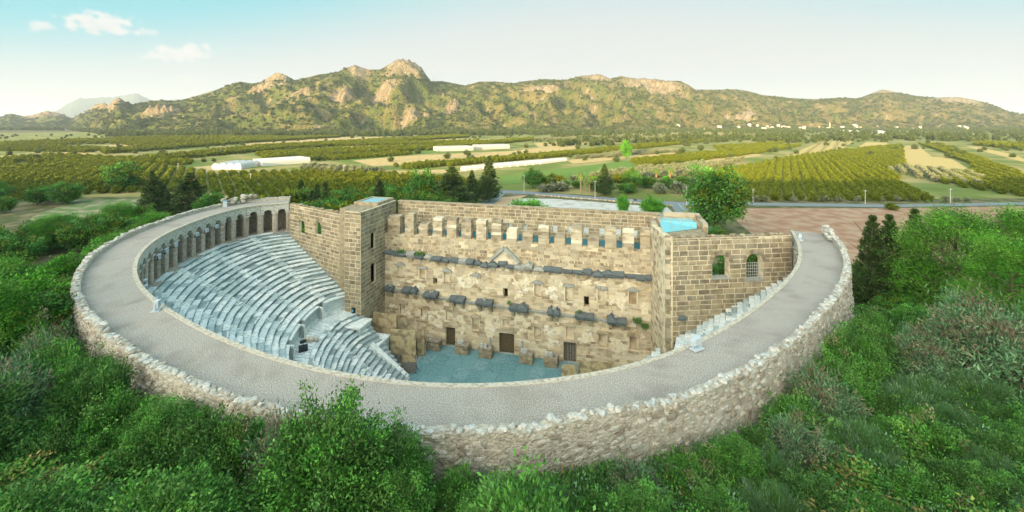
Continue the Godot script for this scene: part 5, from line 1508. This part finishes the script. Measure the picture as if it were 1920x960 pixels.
func make_trees() -> void:
	var g := "trees behind the stage building"
	# kind, name, label, x, far, height, width
	var list := [
		["broadleaf", "broad_tree", "huge round tree with sunlit top beside the right tower", 75, 157, 26.5, 23.0], ["broadleaf", "broad_tree", "dark shrub-like tree at the foot of the huge round tree", 66, 138, 8.0, 8.0],
		["bright", "broad_tree", "round green tree at the edge of the car park", 61, 186, 9.0, 11.5], ["bright", "young_tree", "slim young tree standing alone in the car park", 49, 188, 10.2, 6.0],
		["bright", "broad_tree", "broad green crown showing above the stage wall", 6, 176, 10.0, 19.0], ["conifer", "conifer", "shorter sunlit conifer at the road bend", -20, 212, 17.3, 8.5],
		["conifer", "conifer", "taller sunlit conifer at the road bend", -12, 221, 23.5, 11.0], ["conifer", "dark_tree", "dense dark evergreen behind the left half of the stage", -26, 184, 22.0, 19.0],
		["broadleaf", "broad_tree", "tall tree with lit flank beside the dark evergreen", -39, 186, 22.0, 15.0], ["conifer", "conifer", "small yellowish conifer among the dark trees", -60, 193, 15.5, 8.0],
		["broadleaf", "broad_tree", "rounded dark tree left of the stage tower roof", -50, 186, 13.5, 14.0], ["broadleaf", "broad_tree", "lit olive green tree above the end of the walkway", -97, 199, 11.0, 18.0],
		["cypress", "cypress", "slim dark cypress, left of the pair", -84, 184, 14.5, 2.6], ["cypress", "cypress", "slim dark cypress, right of the pair", -80.5, 184, 15.5, 2.6],
		["broadleaf", "broad_tree", "lit bushy tree behind the cypress pair", -76, 200, 11.5, 15.0], ["broadleaf", "broad_tree", "dark tree between cypress pair and stage tower", -66, 186, 10.0, 12.0],
		["broadleaf", "broad_tree", "large solitary tree with sunlit crown on the left orchard edge", -233, 255, 19.5, 20.0], ["conifer", "conifer", "tall conifer beside the clearing with a lit tip", -146, 173, 21.5, 9.5],
		["conifer", "conifer", "broad dark conifer behind the walkway wall", -136, 180, 20.0, 15.0], ["conifer", "conifer", "dark conifer between clearing and walkway", -157, 190, 15.0, 12.0],
		["broadleaf", "broad_tree", "dark leafy tree by the conifers left of the walkway", -124, 176, 13.0, 13.0], ["broadleaf", "broad_tree", "yellowish tree peeping over the walkway wall", -112, 182, 11.0, 10.0],
		["bright", "poplar", "tall sunlit poplar alone among the fields", 128, 478, 22.5, 13.0], ["conifer", "conifer", "tall pale conifer beside the road", 52, 240, 17.5, 10.0],
		["broadleaf", "broad_tree", "lit tree behind the road right of the pale conifer", 72, 256, 14.5, 13.0], ["broadleaf", "broad_tree", "dark round tree behind the telegraph pole", 13, 266, 13.0, 14.0],
		["palm", "palm_tree", "tall palm with shaggy trunk by the road", 40, 248, 12.4, 6.0], ["palm", "palm_tree", "left palm of the two beyond the road", 96, 284, 10.8, 5.5], ["palm", "palm_tree", "right palm of the two beyond the road", 103, 278, 12.3, 5.5], ["palm", "palm_tree", "short palm beside the tall roadside palm", 45, 248, 9.5, 5.0],
		["bright", "bright_bush", "bright green bush at the clearing, left one", -148, 150, 8.5, 10.0], ["bright", "bright_bush", "bright green bush at the clearing, right one", -136, 152, 8.0, 9.0],
		["broadleaf", "broad_tree", "low green tree beside the palms", 84, 268, 8.0, 14.0], ["broadleaf", "broad_tree", "low lit tree by the fence beyond the road", 95, 262, 7.0, 13.0], ["olive", "olive_tree", "pale olive thicket beside the telegraph pole", 28, 256, 6.0, 12.0], ["olive", "olive_tree", "grey olive thicket behind the road", 20, 252, 5.0, 10.0], ["broadleaf", "broad_tree", "dark low tree by the road junction", 66, 246, 6.5, 11.0],
		["broadleaf", "broad_tree", "green tree seen through the left arched window of the left wall", -64, 124, 13.0, 12.0], ["broadleaf", "broad_tree", "green tree seen through the right arched window of the left wall", -54, 122, 13.0, 12.0], ["broadleaf", "broad_tree", "dark tree just behind the tower at the stage's left end", -44, 128, 12.0, 12.0],
		["broadleaf", "broad_tree", "green tree seen through the left arched window of the right wall", 50, 92, 16.5, 11.0], ["broadleaf", "broad_tree", "green tree seen through the grilled window of the right wall", 57, 93, 15.5, 10.0],
		["citrus", "round_bush", "small round bush at the edge of the ploughed field", 178, 200, 3.6, 5.0]]
	for q in list: grow(q[0], q[1], q[2], "tree", q[3], q[4], ground_height(q[3], q[4]), q[5], q[6], g)
	# thickets behind the road and behind the left half of the stage
	for k in 26:
		var far := rng.randf_range(240, 300)
		var x := rng.randf_range(8, 125)
		if far < 262 - x * 0.35 + 12: far += 24
		var h := rng.randf_range(3.5, 8.0)
		var kind: String = ["broadleaf", "olive", "citrus", "bright"][rng.randi() % 4]
		look_alike(grow(kind, "roadside_tree", "", "tree", x, far, 0.0, h, h * rng.randf_range(1.1, 1.7), g), "%s %s tree in the thicket behind the road" % ["low" if h < 5.5 else "taller", {"broadleaf": "dark green", "olive": "silvery", "citrus": "rounded green", "bright": "bright green"}[kind]], x / far)
	for k in 34:
		var far := rng.randf_range(150, 206)
		var x := -far * rng.randf_range(0.16, 0.66)
		if x < -128: continue
		var h := rng.randf_range(7.5, 13.5)
		var kind: String = ["broadleaf", "broadleaf", "conifer", "citrus"][rng.randi() % 4]
		look_alike(grow(kind, "grove_tree", "", "tree", x, far, 0.0, h, h * (0.55 if kind == "conifer" else rng.randf_range(0.95, 1.3)), g), "%s %s tree behind the left wall" % ["low" if h < 10 else "taller", {"broadleaf": "leafy", "conifer": "pointed dark", "citrus": "rounded"}[kind]], x / far)
	# the pines right of the theatre
	g = "trees right of the theatre"
	list = [["conifer", "conifer", "dark pointed conifer standing nearest the right end of the walkway", 60.0, 71, 19.5, 7.0], ["conifer", "conifer", "dark conifer behind the pointed one on the right", 69, 78, 20.5, 7.6], ["conifer", "conifer", "dark conifer half hidden by the large pine", 75.5, 80, 21.5, 7.6],
		["pine", "pine_tree", "large bright green pine on the right slope", 66.5, 64, 18.0, 14.5], ["pine", "pine_tree", "tall bright green pine at the right edge", 76, 63, 18.0, 14.0], ["pine", "pine_tree", "lower bright pine with bare twigs in front of the large pine", 61, 52, 11.5, 11.0], ["pine", "pine_tree", "pine cut off by the right edge", 88, 68, 17.0, 14.0], ["broadleaf", "broad_tree", "dark leafy tree under the pines at right", 74, 58, 9.0, 9.0], ["broadleaf", "broad_tree", "dark leafy tree between the conifers and the wall", 57.5, 64, 6.0, 7.0]]
	for q in list: grow(q[0], q[1], q[2], "tree", q[3], q[4], ground_height(q[3], q[4]) - 0.2, q[5], q[6], g)
	# taller leafy trees at the left edge of the slope
	for k in 16:
		var far := 34.0 + k * 3.4
		var x := -far * (1.04 + 0.20 * rng.randf()) - 2.0
		var kind: String = ["pine", "broadleaf", "broadleaf", "bright"][k % 4]
		var h := minf(rng.randf_range(6.0, 9.5), EYE - 0.27 * far - ground_height(x, far))
		if h < 3.5: continue
		look_alike(grow(kind, "slope_tree", "", "tree", x, far, ground_height(x, far) - 0.3, h, h * rng.randf_range(0.8, 1.05), "trees on the left slope"), "%s tree at the left edge of the slope" % {"pine": "feathery", "broadleaf": "dark leafy", "bright": "bright green"}[kind], x / far)
	# dense trees on the left foot of the hill
	g = "trees on the left slope"
	var n := 0
	while n < 46:
		var far := rng.randf_range(108, 230)
		var x := -far * rng.randf_range(0.80, 1.32)
		if Vector2(x + 185, far - 190).length() < 44 or inside_wall(x, far, 8.0): continue
		var h := rng.randf_range(7.0, 12.5)
		var kind: String = ["broadleaf", "broadleaf", "broadleaf", "bright", "pine"][rng.randi() % 5]
		look_alike(grow(kind, "woodland_tree", "", "tree", x, far, ground_height(x, far) - 0.3, h, h * rng.randf_range(0.9, 1.25), g), "%s %s tree %s" % [["small", "middling", "tall"][int((h - 7.0) / 1.84) % 3], {"broadleaf": "dark leafy", "bright": "bright green", "pine": "feathery dark"}[kind], "behind the clearing" if far > 190 else ("left of the clearing" if x < -far * 1.0 else "on the left slope")], x / far)
		n += 1

func make_shrubs() -> void:
	# how high a shrub may stand: it must not hide the walk, [x over far, rise below the eye over far]
	var limit := [[-1.4, 0.30], [-1.12, 0.36], [-1.03, 0.44], [-0.98, 0.54], [-0.92, 0.60], [-0.85, 0.62], [-0.75, 0.63], [-0.66, 0.67], [-0.55, 0.68], [-0.48, 0.66], [-0.40, 0.655], [-0.30, 0.69], [-0.22, 0.77], [-0.12, 0.80], [-0.03, 0.84], [0.08, 0.845], [0.18, 0.815], [0.30, 0.78], [0.43, 0.765], [0.55, 0.70], [0.66, 0.63], [0.76, 0.53], [0.81, 0.43], [0.95, 0.42], [1.1, 0.40], [1.4, 0.38]]
	var kinds := ["leafy", "leafy", "thick", "thick", "dark", "dark", "broom", "grey", "yellowing"]
	var looks := {"thick": "dense bright green", "leafy": "leafy green", "dark": "dark green", "grey": "grey-green", "yellowing": "sparse yellowish", "broom": "wispy"}
	var placed := []
	var n := 0
	var tries := 0
	# named large ones first: kind, label, x, far, height, width
	for q in [["thick", "big dense green bush rising highest before the walkway wall", -8.2, 19.0, 7.8, 6.8], ["thick", "dense green bush right of the biggest one below the wall", -5.2, 18.2, 4.6, 3.8], ["dark", "dark bush half hiding the wall at the left bend", -14.6, 21.6, 4.6, 4.6], ["dark", "tall dark shrub against the left outer wall", -18.4, 23.4, 4.4, 4.6], ["yellowing", "reddish yellow shrub below the left walkway wall", -12.0, 20.6, 3.8, 2.6], ["leafy", "green bush beside the reddish shrub at the wall", -11.2, 18.8, 3.8, 3.4]]:
		var y := ground_height(q[2], q[3])
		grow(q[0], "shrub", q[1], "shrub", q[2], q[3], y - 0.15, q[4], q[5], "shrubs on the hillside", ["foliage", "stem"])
		placed.append(Vector3(q[2], q[3], q[5] * 0.4)); n += 1
	var row := ["thick", "dark", "leafy", "grey", "thick", "leafy", "thick", "dark", "leafy"]
	for k in 30:
		var u := 0.33 + 0.019 * k
		var foot := in_theatre() * ring(u + rng.randf_range(-0.004, 0.004), 7.0 + rng.randf_range(-0.3, 0.8), 0)
		var x := foot.x
		var far := -foot.z
		var y := ground_height(x, far)
		var h := minf(EYE - (table(limit, x / far) + 0.01) * far - y, 6.2)
		if h < 1.2: continue
		var w := clampf(h * 0.95, 2.4, 4.8)
		placed.append(Vector3(x, far, w * 0.3)); n += 1
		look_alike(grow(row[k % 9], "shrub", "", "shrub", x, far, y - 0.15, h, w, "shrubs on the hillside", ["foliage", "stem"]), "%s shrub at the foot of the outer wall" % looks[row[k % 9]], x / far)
	while n < 298 and tries < 40000:
		tries += 1
		var far := rng.randf_range(11.5, 36.0) if tries % 4 else rng.randf_range(30.0, 105.0)
		var a := rng.randf_range(-1.36, 1.36)
		var x := a * far
		if inside_wall(x, far, 0.9): continue
		if a > -0.72 and a < 0.7 and far > 60: continue
		var size := (rng.randf_range(2.3, 4.2) if rng.randf() < 0.72 else 5.8) * (1.0 if far < 30 else (1.35 if far < 50 else 1.9))
		var y := ground_height(x, far)
		var cap := EYE - table(limit, a) * far - y
		if cap < 0.8: continue
		var kind: String = kinds[rng.randi() % kinds.size()]
		var h := minf(size * rng.randf_range(0.85, 1.2), cap)
		if kind == "yellowing" or kind == "broom": h = minf(h, 2.6)
		var w := minf(size * 1.12, h * 2.0)
		var clash := false
		for p in placed:
			if Vector2(p.x - x, p.y - far).length() < (p.z + w * 0.36) * 0.80: clash = true; break
		if clash: continue
		if inside_wall(x, far, w * 0.33): continue
		placed.append(Vector3(x, far, w * 0.36))
		var where := "left of the theatre" if a < -0.85 else ("below the wall's left bend" if a < -0.35 else ("before the outer wall" if a < 0.25 else ("below the wall's right side" if a < 0.7 else "right of the theatre")))
		var how := "low" if h < 2.0 else ("tall" if h > 3.6 else "rounded")
		var depth := "near" if far < 19 else ("midway" if far < 34 else "distant")
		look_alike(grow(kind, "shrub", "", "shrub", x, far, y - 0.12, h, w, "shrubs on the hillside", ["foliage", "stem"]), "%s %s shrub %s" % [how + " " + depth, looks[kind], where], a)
		n += 1
	# undergrowth between them
	for v in 3:
		var xf := []
		while xf.size() < 2400:
			var far := rng.randf_range(10.0, 50.0) if xf.size() % 3 else rng.randf_range(40, 118)
			var x := far * rng.randf_range(-1.4, 1.4)
			if inside_wall(x, far, 0.3): continue
			var z := rng.randf_range(0.7, 1.6) * (1.0 if far < 50 else 1.7)
			xf.append(Transform3D(Basis(Vector3.UP, rng.randf() * TAU) * Basis.from_scale(Vector3(z, z, z)), Vector3(x, ground_height(x, far) - 0.08, -far)))
		scatter("undergrowth", xf, plants.tuft[v][0], "low green undergrowth between the hillside shrubs", "undergrowth")

func scatter(called: String, xf: Array, mesh: Mesh, label: String, category: String) -> void:
	var mm := MultiMesh.new()
	mm.transform_format = MultiMesh.TRANSFORM_3D
	mm.mesh = mesh
	mm.instance_count = xf.size()
	for k in xf.size(): mm.set_instance_transform(k, xf[k])
	var o := MultiMeshInstance3D.new()
	o.name = numbered(called)
	o.multimesh = mm
	o.material_override = M.leaf
	add_child(o)
	tag(o, label, category, "", "stuff")

func rows_in(pts: Array, row: float, step: float, angle: float, jitter := 0.3) -> Array:   # planting places inside an outline
	var poly := PackedVector2Array()
	for k in range(0, pts.size(), 2): poly.append(Vector2(pts[k], pts[k + 1]))
	var lo := poly[0]
	var hi := poly[0]
	for q in poly: lo = lo.min(q); hi = hi.max(q)
	var c := (lo + hi) / 2
	var r := (hi - lo).length() / 2
	var d := Vector2(cos(angle), sin(angle))
	var e := Vector2(-d.y, d.x)
	var out := []
	var a := -r
	while a < r:
		var b := -r
		while b < r:
			var p := c + e * a + d * b + Vector2(rng.randf_range(-jitter, jitter), rng.randf_range(-jitter, jitter))
			if Geometry2D.is_point_in_polygon(p, poly) and rng.randf() > 0.03: out.append(p)
			b += step
		a += row
	return out

func make_orchards() -> void:
	var all := []       # [x, far, kind, size]
	var sets := [
		[[92, 223, 144, 325, 313, 481, 437, 582, 689, 755, 360, 391, 316, 361, 217, 221], 5.6, 4.6, 1.0, "citrus", 3.9],
		[[719, 755, 795, 790, 391, 325, 277, 231, 286, 284, 304, 310, 395, 361, 519, 503], 6.2, 4.8, 0.9, "citrus", 3.7],
		[[-461, 369, -421, 449, -235, 335, -138, 346, -46, 307, -12, 272, -26, 214, -95, 213, -204, 250, -252, 240, -262, 215, -330, 225], 6.6, 6.0, 2.2, "citrus", 4.3],
		[[318, 361, 352, 386, 361, 332, 303, 272, 288, 291], 6.5, 6.0, 0.9, "olive", 4.6],
		[[-751, 790, -830, 1509, -632, 1581, -553, 1383, -605, 692], 26.0, 10.0, 0.25, "citrus", 7.0],
		[[-571, 593, -586, 976, -523, 1230, -443, 1107, -498, 830, -509, 535], 14.0, 7.0, 1.3, "citrus", 6.0],
		[[-409, 455, -415, 692, -353, 830, -308, 949, -133, 1328, -111, 1107, -263, 810, -338, 615, -368, 420], 10.0, 6.0, 1.1, "citrus", 5.5],
		[[-316, 527, -266, 626, -147, 692, 52, 1038, 46, 922, -102, 626, -208, 519, -262, 455], 9.0, 6.0, 1.0, "citrus", 5.5],
		[[-107, 391, -34, 455, 186, 678, 166, 604, 0, 443, -91, 365], 7.0, 5.0, 0.85, "citrus", 4.8],
		[[122, 443, 415, 692, 507, 738, 285, 519, 116, 386], 7.0, 5.0, 0.85, "citrus", 4.6],
		[[47, 949, 641, 1509, 734, 1277, 249, 830], 16.0, 9.0, 0.6, "olive", 7.0],
		[[-188, 395, -106, 353, -130, 325, -184, 369], 7.0, 6.0, 0.3, "olive", 5.0],
		[[923, 830, 905, 755, 738, 615, 811, 755], 9.0, 7.0, 0.8, "citrus", 6.0],
		[[-949, 790, -928, 976, -934, 1383, -800, 1186, -751, 790, -797, 664], 24.0, 10.0, 0.2, "citrus", 7.0],
		[[57, 325, 158, 395, 254, 461, 138, 325, 67, 284], 8.0, 6.0, 0.7, "olive", 5.0],
		[[331, 519, 656, 897, 718, 897, 389, 519], 13.0, 5.0, 0.9, "olive", 2.6],
		[[60, 470, 150, 570, 240, 590, 100, 480], 9.0, 6.0, 0.8, "olive", 4.5],
		[[280, 560, 420, 700, 560, 860, 330, 700], 12.0, 6.0, 0.85, "citrus", 4.6],
		[[-560, 440, -560, 520, -330, 440, -300, 400], 8.0, 6.0, 0.9, "citrus", 4.6], [[-900, 640, -880, 760, -600, 640, -560, 560], 11.0, 7.0, 1.2, "citrus", 5.0], [[-330, 700, -300, 820, -60, 900, -120, 760], 10.0, 6.5, 0.9, "citrus", 5.0], [[-250, 470, -160, 560, -120, 540, -190, 450], 8.0, 6.0, 0.9, "citrus", 4.4], [[140, 640, 330, 880, 420, 900, 200, 640], 11.0, 7.0, 0.85, "citrus", 5.0],
		[[-700, 470, -520, 450, -470, 400, -640, 380], 8.0, 6.0, 0.3, "citrus", 4.8]]
	for q in sets:
		for p in rows_in(q[0], q[1], q[2], q[3]): all.append([p.x, p.y, q[4], q[5] * rng.randf_range(0.82, 1.15)])
	# roadside olives at the foot of the right orchard
	for x in [119, 127, 131, 146, 158, 163, 170, 180, 192, 200, 224, 230, 236]: all.append([x, 221.5 + rng.randf_range(-1, 1), "olive", rng.randf_range(2.6, 3.6)])
	all.sort_custom(func(a, b): return a[1] < b[1])
	var count := {"citrus": 0, "olive": 0}
	var rest := {}
	for q in all:
		var kind: String = q[2]
		if absf(q[0] / q[1]) < 1.25 and count[kind] < (300 if kind == "citrus" else 120) and q[1] < 460:
			count[kind] += 1
			var left: bool = q[0] < 0
			var p: Array = plant(kind)
			var z: float = q[3] / (4.2 if kind == "citrus" else 4.0)
			var t := thing("orchard_tree" if kind == "citrus" else "olive_tree", ("round green citrus tree in the %s" % ("shaded orchard left of the conifers" if left else "shaded front rows of the right orchard")) if kind == "citrus" else ("silvery olive tree in the %s" % ("plot left of the dark evergreen" if left else "groves beside the right orchard")), "tree", Transform3D(Basis(Vector3.UP, rng.randf() * TAU) * Basis.from_scale(Vector3.ONE * z), Vector3(q[0], 0, -q[1])), "citrus trees of the orchards" if kind == "citrus" else "olive trees of the groves")
			put(t, "crown", p[0], M.leaf); put(t, "trunk", p[1], M.bark)
		else:
			var key := "%s%d" % [kind, rng.randi() % plants[kind].size()]
			if not rest.has(key): rest[key] = []
			var z: float = q[3] / (4.2 if kind == "citrus" else 4.0)
			rest[key].append(Transform3D(Basis(Vector3.UP, rng.randf() * TAU) * Basis.from_scale(Vector3.ONE * z), Vector3(q[0], 0, -q[1])))
	for key in rest:
		var kind: String = key.left(-1)
		scatter("far_orchard", rest[key], plants[kind][int(key.right(1))][0], "far rows of %s trees on the plain" % ("green citrus" if kind == "citrus" else "silvery olive"), "orchard")
	# belts of trees before the hills, and lone trees among the fields
	for v in 3:
		var xf := []
		while xf.size() < 1500:
			var a := rng.randf_range(-1.4, 1.4)
			var foot := range_foot(a)
			var far := foot * rng.randf_range(0.80, 1.03) if a < 0.1 else foot * (rng.randf_range(0.42, 1.02) if rng.randf() < 0.7 else rng.randf_range(0.9, 1.02))
			if ground_noise.get_noise_2d(a * far * 0.25, far * 0.25) < -0.05 and rng.randf() < 0.8: continue
			var z := rng.randf_range(0.6, 1.5)
			xf.append(Transform3D(Basis(Vector3.UP, rng.randf() * TAU) * Basis.from_scale(Vector3(z, z * rng.randf_range(0.9, 1.5), z)), Vector3(a * far, maxf(0, range_height(a * far, far)) - 0.3, -far)))
		for k in 160:
			var a := rng.randf_range(-1.3, 1.3)
			var far := rng.randf_range(430, 1300)
			var z := rng.randf_range(0.4, 0.9)
			xf.append(Transform3D(Basis(Vector3.UP, rng.randf() * TAU) * Basis.from_scale(Vector3.ONE * z), Vector3(a * far, -0.2, -far)))
		scatter("treeline", xf, plants.distant[v][0], "belts of trees along the foot of the hills", "treeline")
	for v in 2:
		var xf := []
		while xf.size() < 12000:
			var a := rng.randf_range(-1.4, 1.4)
			var t := pow(rng.randf(), 0.8) * 0.99
			var foot := range_foot(a)
			var far := foot + (range_crest(a) - foot) * t
			var x := a * far
			if fine_noise.get_noise_2d(x * 1.7, far * 1.7 + 500) + hill_noise.get_noise_2d(x * 1.3 + 900, far * 1.3) * 0.6 > 0.22: continue
			var rocky := false
			for o in OUTCROPS:
				if Vector2((a - o[0]) / o[2], (t - o[1]) / o[3]).length() < 0.85: rocky = true
			if rocky: continue
			var z := 0.4 + 1.3 * pow(rng.randf(), 2.0)
			xf.append(Transform3D(Basis(Vector3.UP, rng.randf() * TAU) * Basis.from_scale(Vector3(z, z, z)), Vector3(x, range_height(x, far) - 0.6, -far)))
		scatter("hillside_scrub", xf, plants.scrub[v][0], "dark scrub dotted over the hills", "scrub")

# ---------------------------------------------------------------- things on the plain
func make_plain_things() -> void:
	# telegraph poles with cross arms, and the wires between the roadside ones
	var poles := [[7, 248, 10.5, "telegraph pole beside the bend of the road"], [44, 226, 10.4, "telegraph pole before the roadside palms"], [84.5, 206.5, 10.3, "telegraph pole at the road junction"], [53, 190, 7.0, "short white lamp pole in the car park"], [124, 219.5, 7.0, "road pole nearest the huge round tree"], [178, 215, 7.2, "road pole in the middle of the orchard edge"], [224, 218, 7.4, "road pole at the right end of the orchard"], [-174, 284, 7.1, "pole at the back of the left orchard"], [-130, 330, 8.0, "pole beside the tan plot on the plain"], [-225, 330, 8.0, "pole before the white greenhouses"], [-270, 345, 8.0, "pole left of the white greenhouses"]]
	for q in poles:
		var t := thing("telegraph_pole", q[3], "pole", Transform3D(Basis(), Vector3(q[0], 0, -q[1])), "poles on the plain")
		var s := Shape.new()
		s.tube(Vector3(0, -0.2, 0), Vector3(0, q[2], 0), 0.16, 0.10, 8)
		put(t, "mast", s.mesh(), M.pole)
		s = Shape.new()
		s.box(Vector3(-0.9, q[2] - 0.7, -0.06), Vector3(0.9, q[2] - 0.55, 0.06))
		for k in 3: s.tube(Vector3(-0.8 + 0.8 * k, q[2] - 0.55, 0), Vector3(-0.8 + 0.8 * k, q[2] - 0.3, 0), 0.05, 0.04, 6)
		put(t, "cross_arm", s.mesh(), M.pole)
	# greenhouses: ridged roofs over low walls
	var houses := [[-248, 385, 24, 34, 4, 5.5, 0.1, "greenhouse", "white plastic greenhouse nearest on the left plain"], [-226, 420, 26, 44, 4, 5.8, -0.7, "greenhouse", "long white greenhouse behind the nearest one"], [-84, 612, 26, 52, 4, 6.5, -1.1, "greenhouse_grey", "grey greenhouse in the middle distance"], [-32, 655, 26, 52, 4, 6.5, -1.1, "greenhouse_grey", "pale greenhouse right of the grey one"]]
	for q in houses: greenhouse(q)
	var tunnels := ["nearest", "second", "third", "fourth", "fifth", "sixth", "seventh", "eighth", "ninth", "farthest"]
	for k in 10: greenhouse([-26 + k * 7.4, 378 + k * 6.3, 7.0, 46, 1, 3.6, -0.72, "greenhouse", "low white tunnel greenhouse before the tan field, %s of the row" % tunnels[k]])
	for k in 7: greenhouse([1330 + 70 * (k % 4) + 40.0 * floorf(k / 4.0), 1560 + 60 * k, 60, 120, 5, 5.0, 0.3 * (k % 2), "greenhouse", "white greenhouse at the foot of the right hills, %s" % tunnels[k]])
	# village houses on the lower slopes
	var k := 0
	while k < 42:
		var a := rng.randf_range(0.36, 0.82) if k < 34 else rng.randf_range(0.85, 1.1)
		var foot := range_foot(a)
		var far := foot + 900.0 * rng.randf_range(0.015, 0.12)
		var x := a * far
		var y := range_height(x, far)
		if y < 0: continue
		var w := rng.randf_range(10, 19)
		var h := rng.randf_range(6, 11)
		var t := thing("village_house", "", "house", Transform3D(Basis(Vector3.UP, rng.randf_range(-0.5, 0.5)), Vector3(x, y - 1.0, -far)), "houses of the far village")
		look_alike(t, "%s white house with %s roof in the far village" % ["wide" if w > 14.5 else "narrow", "red" if k % 3 == 0 else "pale"], a)
		var s := Shape.new(); s.box(Vector3(-w / 2, -3, -5), Vector3(w / 2, h, 5)); put(t, "wall", s.mesh(), M.house_wall)
		s = Shape.new()
		s.hexa([Vector3(-w / 2 - 0.5, h, -5.5), Vector3(w / 2 + 0.5, h, -5.5), Vector3(w / 2 + 0.5, h, 5.5), Vector3(-w / 2 - 0.5, h, 5.5), Vector3(-w / 4, h + 2.0, -0.3), Vector3(w / 4, h + 2.0, -0.3), Vector3(w / 4, h + 2.0, 0.3), Vector3(-w / 4, h + 2.0, 0.3)])
		put(t, "roof", s.mesh(), M.house_roof if k % 3 == 0 else M.house_wall)
		for q in 3:
			s = Shape.new(); s.box(Vector3(-w / 3 + q * w / 3 - 0.7, 2.0, 4.9), Vector3(-w / 3 + q * w / 3 + 0.7, 4.0, 5.06)); put(t, "window", s.mesh(), M.window_glass)
		k += 1
	var mx := 0.745 * 2080.0
	var mt := thing("minaret", "slender white minaret rising from the far village", "minaret", Transform3D(Basis(), Vector3(mx, range_height(mx, 2080.0) - 1.0, -2080.0)))
	var ms := Shape.new(); ms.tube(Vector3(0, 0, 0), Vector3(0, 30, 0), 1.8, 1.5, 10); put(mt, "shaft", ms.mesh(), M.house_wall)
	ms = Shape.new(); ms.tube(Vector3(0, 22, 0), Vector3(0, 23.5, 0), 2.6, 2.8, 10); put(mt, "balcony", ms.mesh(), M.house_wall)
	ms = Shape.new(); ms.tube(Vector3(0, 30, 0), Vector3(0, 37, 0), 1.8, 0.1, 10); put(mt, "spire", ms.mesh(), M.house_wall)
	# transmitter mast on the ridge right of the rock summit
	var ta := -0.184
	var tf := range_crest(ta)
	var tm := thing("transmitter_mast", "thin transmitter mast on the ridge right of the highest summit", "mast", Transform3D(Basis(), Vector3(ta * tf, range_height(ta * tf, tf) - 3.0, -tf)))
	var ts := Shape.new()
	for q in 3: ts.tube(Vector3(cos(q * TAU / 3), 0, sin(q * TAU / 3)) * 3.0 + Vector3(0, -4, 0), Vector3(0, 78, 0), 0.4, 0.3, 5)
	put(tm, "legs", ts.mesh(), M.pole)
	ts = Shape.new()
	for q in 9: ts.box(Vector3(-2.6 + q * 0.27, 7.0 * q, -0.3), Vector3(2.6 - q * 0.27, 7.0 * q + 0.6, 0.3))
	put(tm, "braces", ts.mesh(), M.pole)
	# a motorcycle on the road behind the car park
	var mc := thing("motorcycle", "dark motorcycle standing on the road behind the car park", "motorcycle", Transform3D(Basis(Vector3.UP, 0.45), Vector3(64.5, 0.12, -223)))
	for q in [-0.7, 0.7]:
		var s := Shape.new(); s.tube(Vector3(q, 0.32, -0.06), Vector3(q, 0.32, 0.06), 0.32, 0.32, 14)
		put(mc, "wheel", s.mesh(), M.iron)
	var s := Shape.new(); s.box(Vector3(-0.5, 0.45, -0.14), Vector3(0.5, 0.85, 0.14)); s.box(Vector3(-0.85, 0.85, -0.16), Vector3(0.2, 0.98, 0.16)); put(mc, "body", s.mesh(), M.iron)
	s = Shape.new(); s.tube(Vector3(0.7, 0.32, 0), Vector3(0.45, 1.15, 0), 0.05, 0.05, 6); s.tube(Vector3(0.45, 1.12, -0.4), Vector3(0.45, 1.12, 0.4), 0.03, 0.03, 6); put(mc, "handlebar", s.mesh(), M.pole)

func greenhouse(q: Array) -> void:
	var t := thing("greenhouse", q[8], "greenhouse", Transform3D(Basis(Vector3.UP, q[6]), Vector3(q[0], 0, -q[1])), "greenhouses on the plain")
	var n: int = q[4]
	for k in n:
		var x0: float = -q[2] / 2.0 + q[2] * k / n
		var w: float = q[2] / n - 0.1
		var s := Shape.new()
		var steps := 6
		for j in steps:
			var a := PI * j / steps
			var b := PI * (j + 1) / steps
			var p := Vector3(x0 + w / 2 - cos(a) * w / 2, q[5] * 0.5 + sin(a) * q[5] * 0.5, 0)
			var r := Vector3(x0 + w / 2 - cos(b) * w / 2, q[5] * 0.5 + sin(b) * q[5] * 0.5, 0)
			var o := Vector3(0, 0, q[3] / 2.0)
			s.quad(p - o, r - o, r + o, p + o)
			for e in [-1.0, 1.0]: s.quad(p + o * e, r + o * e, Vector3(r.x, 0, 0) + o * e, Vector3(p.x, 0, 0) + o * e)
		for e in [x0, x0 + w]: s.quad(Vector3(e, 0, -q[3] / 2.0), Vector3(e, q[5] * 0.5, -q[3] / 2.0), Vector3(e, q[5] * 0.5, q[3] / 2.0), Vector3(e, 0, q[3] / 2.0))
		put(t, "bay", s.mesh(), M[q[7]])

func _ready() -> void:
	rng.seed = 20240
	ground_noise.seed = 3; ground_noise.frequency = 0.018; ground_noise.fractal_octaves = 4
	hill_noise.seed = 8; hill_noise.frequency = 0.0075; hill_noise.fractal_octaves = 4
	fine_noise.seed = 15; fine_noise.frequency = 0.014; fine_noise.fractal_octaves = 5
	camera_and_light()
	make_materials()
	make_stones()
	make_plan()
	make_ground()
	make_fields()
	make_hills()
	print("land ", Time.get_ticks_msec())
	make_walk()
	make_parapet()
	make_arcade()
	make_seating()
	make_stage()
	make_towers()
	print("theatre ", Time.get_ticks_msec())
	make_plants()
	make_small_things()
	print("plants ", Time.get_ticks_msec())
	make_trees()
	make_shrubs()
	print("shrubs ", Time.get_ticks_msec())
	make_orchards()
	make_plain_things()
	label_alike()
	print("done ", Time.get_ticks_msec())
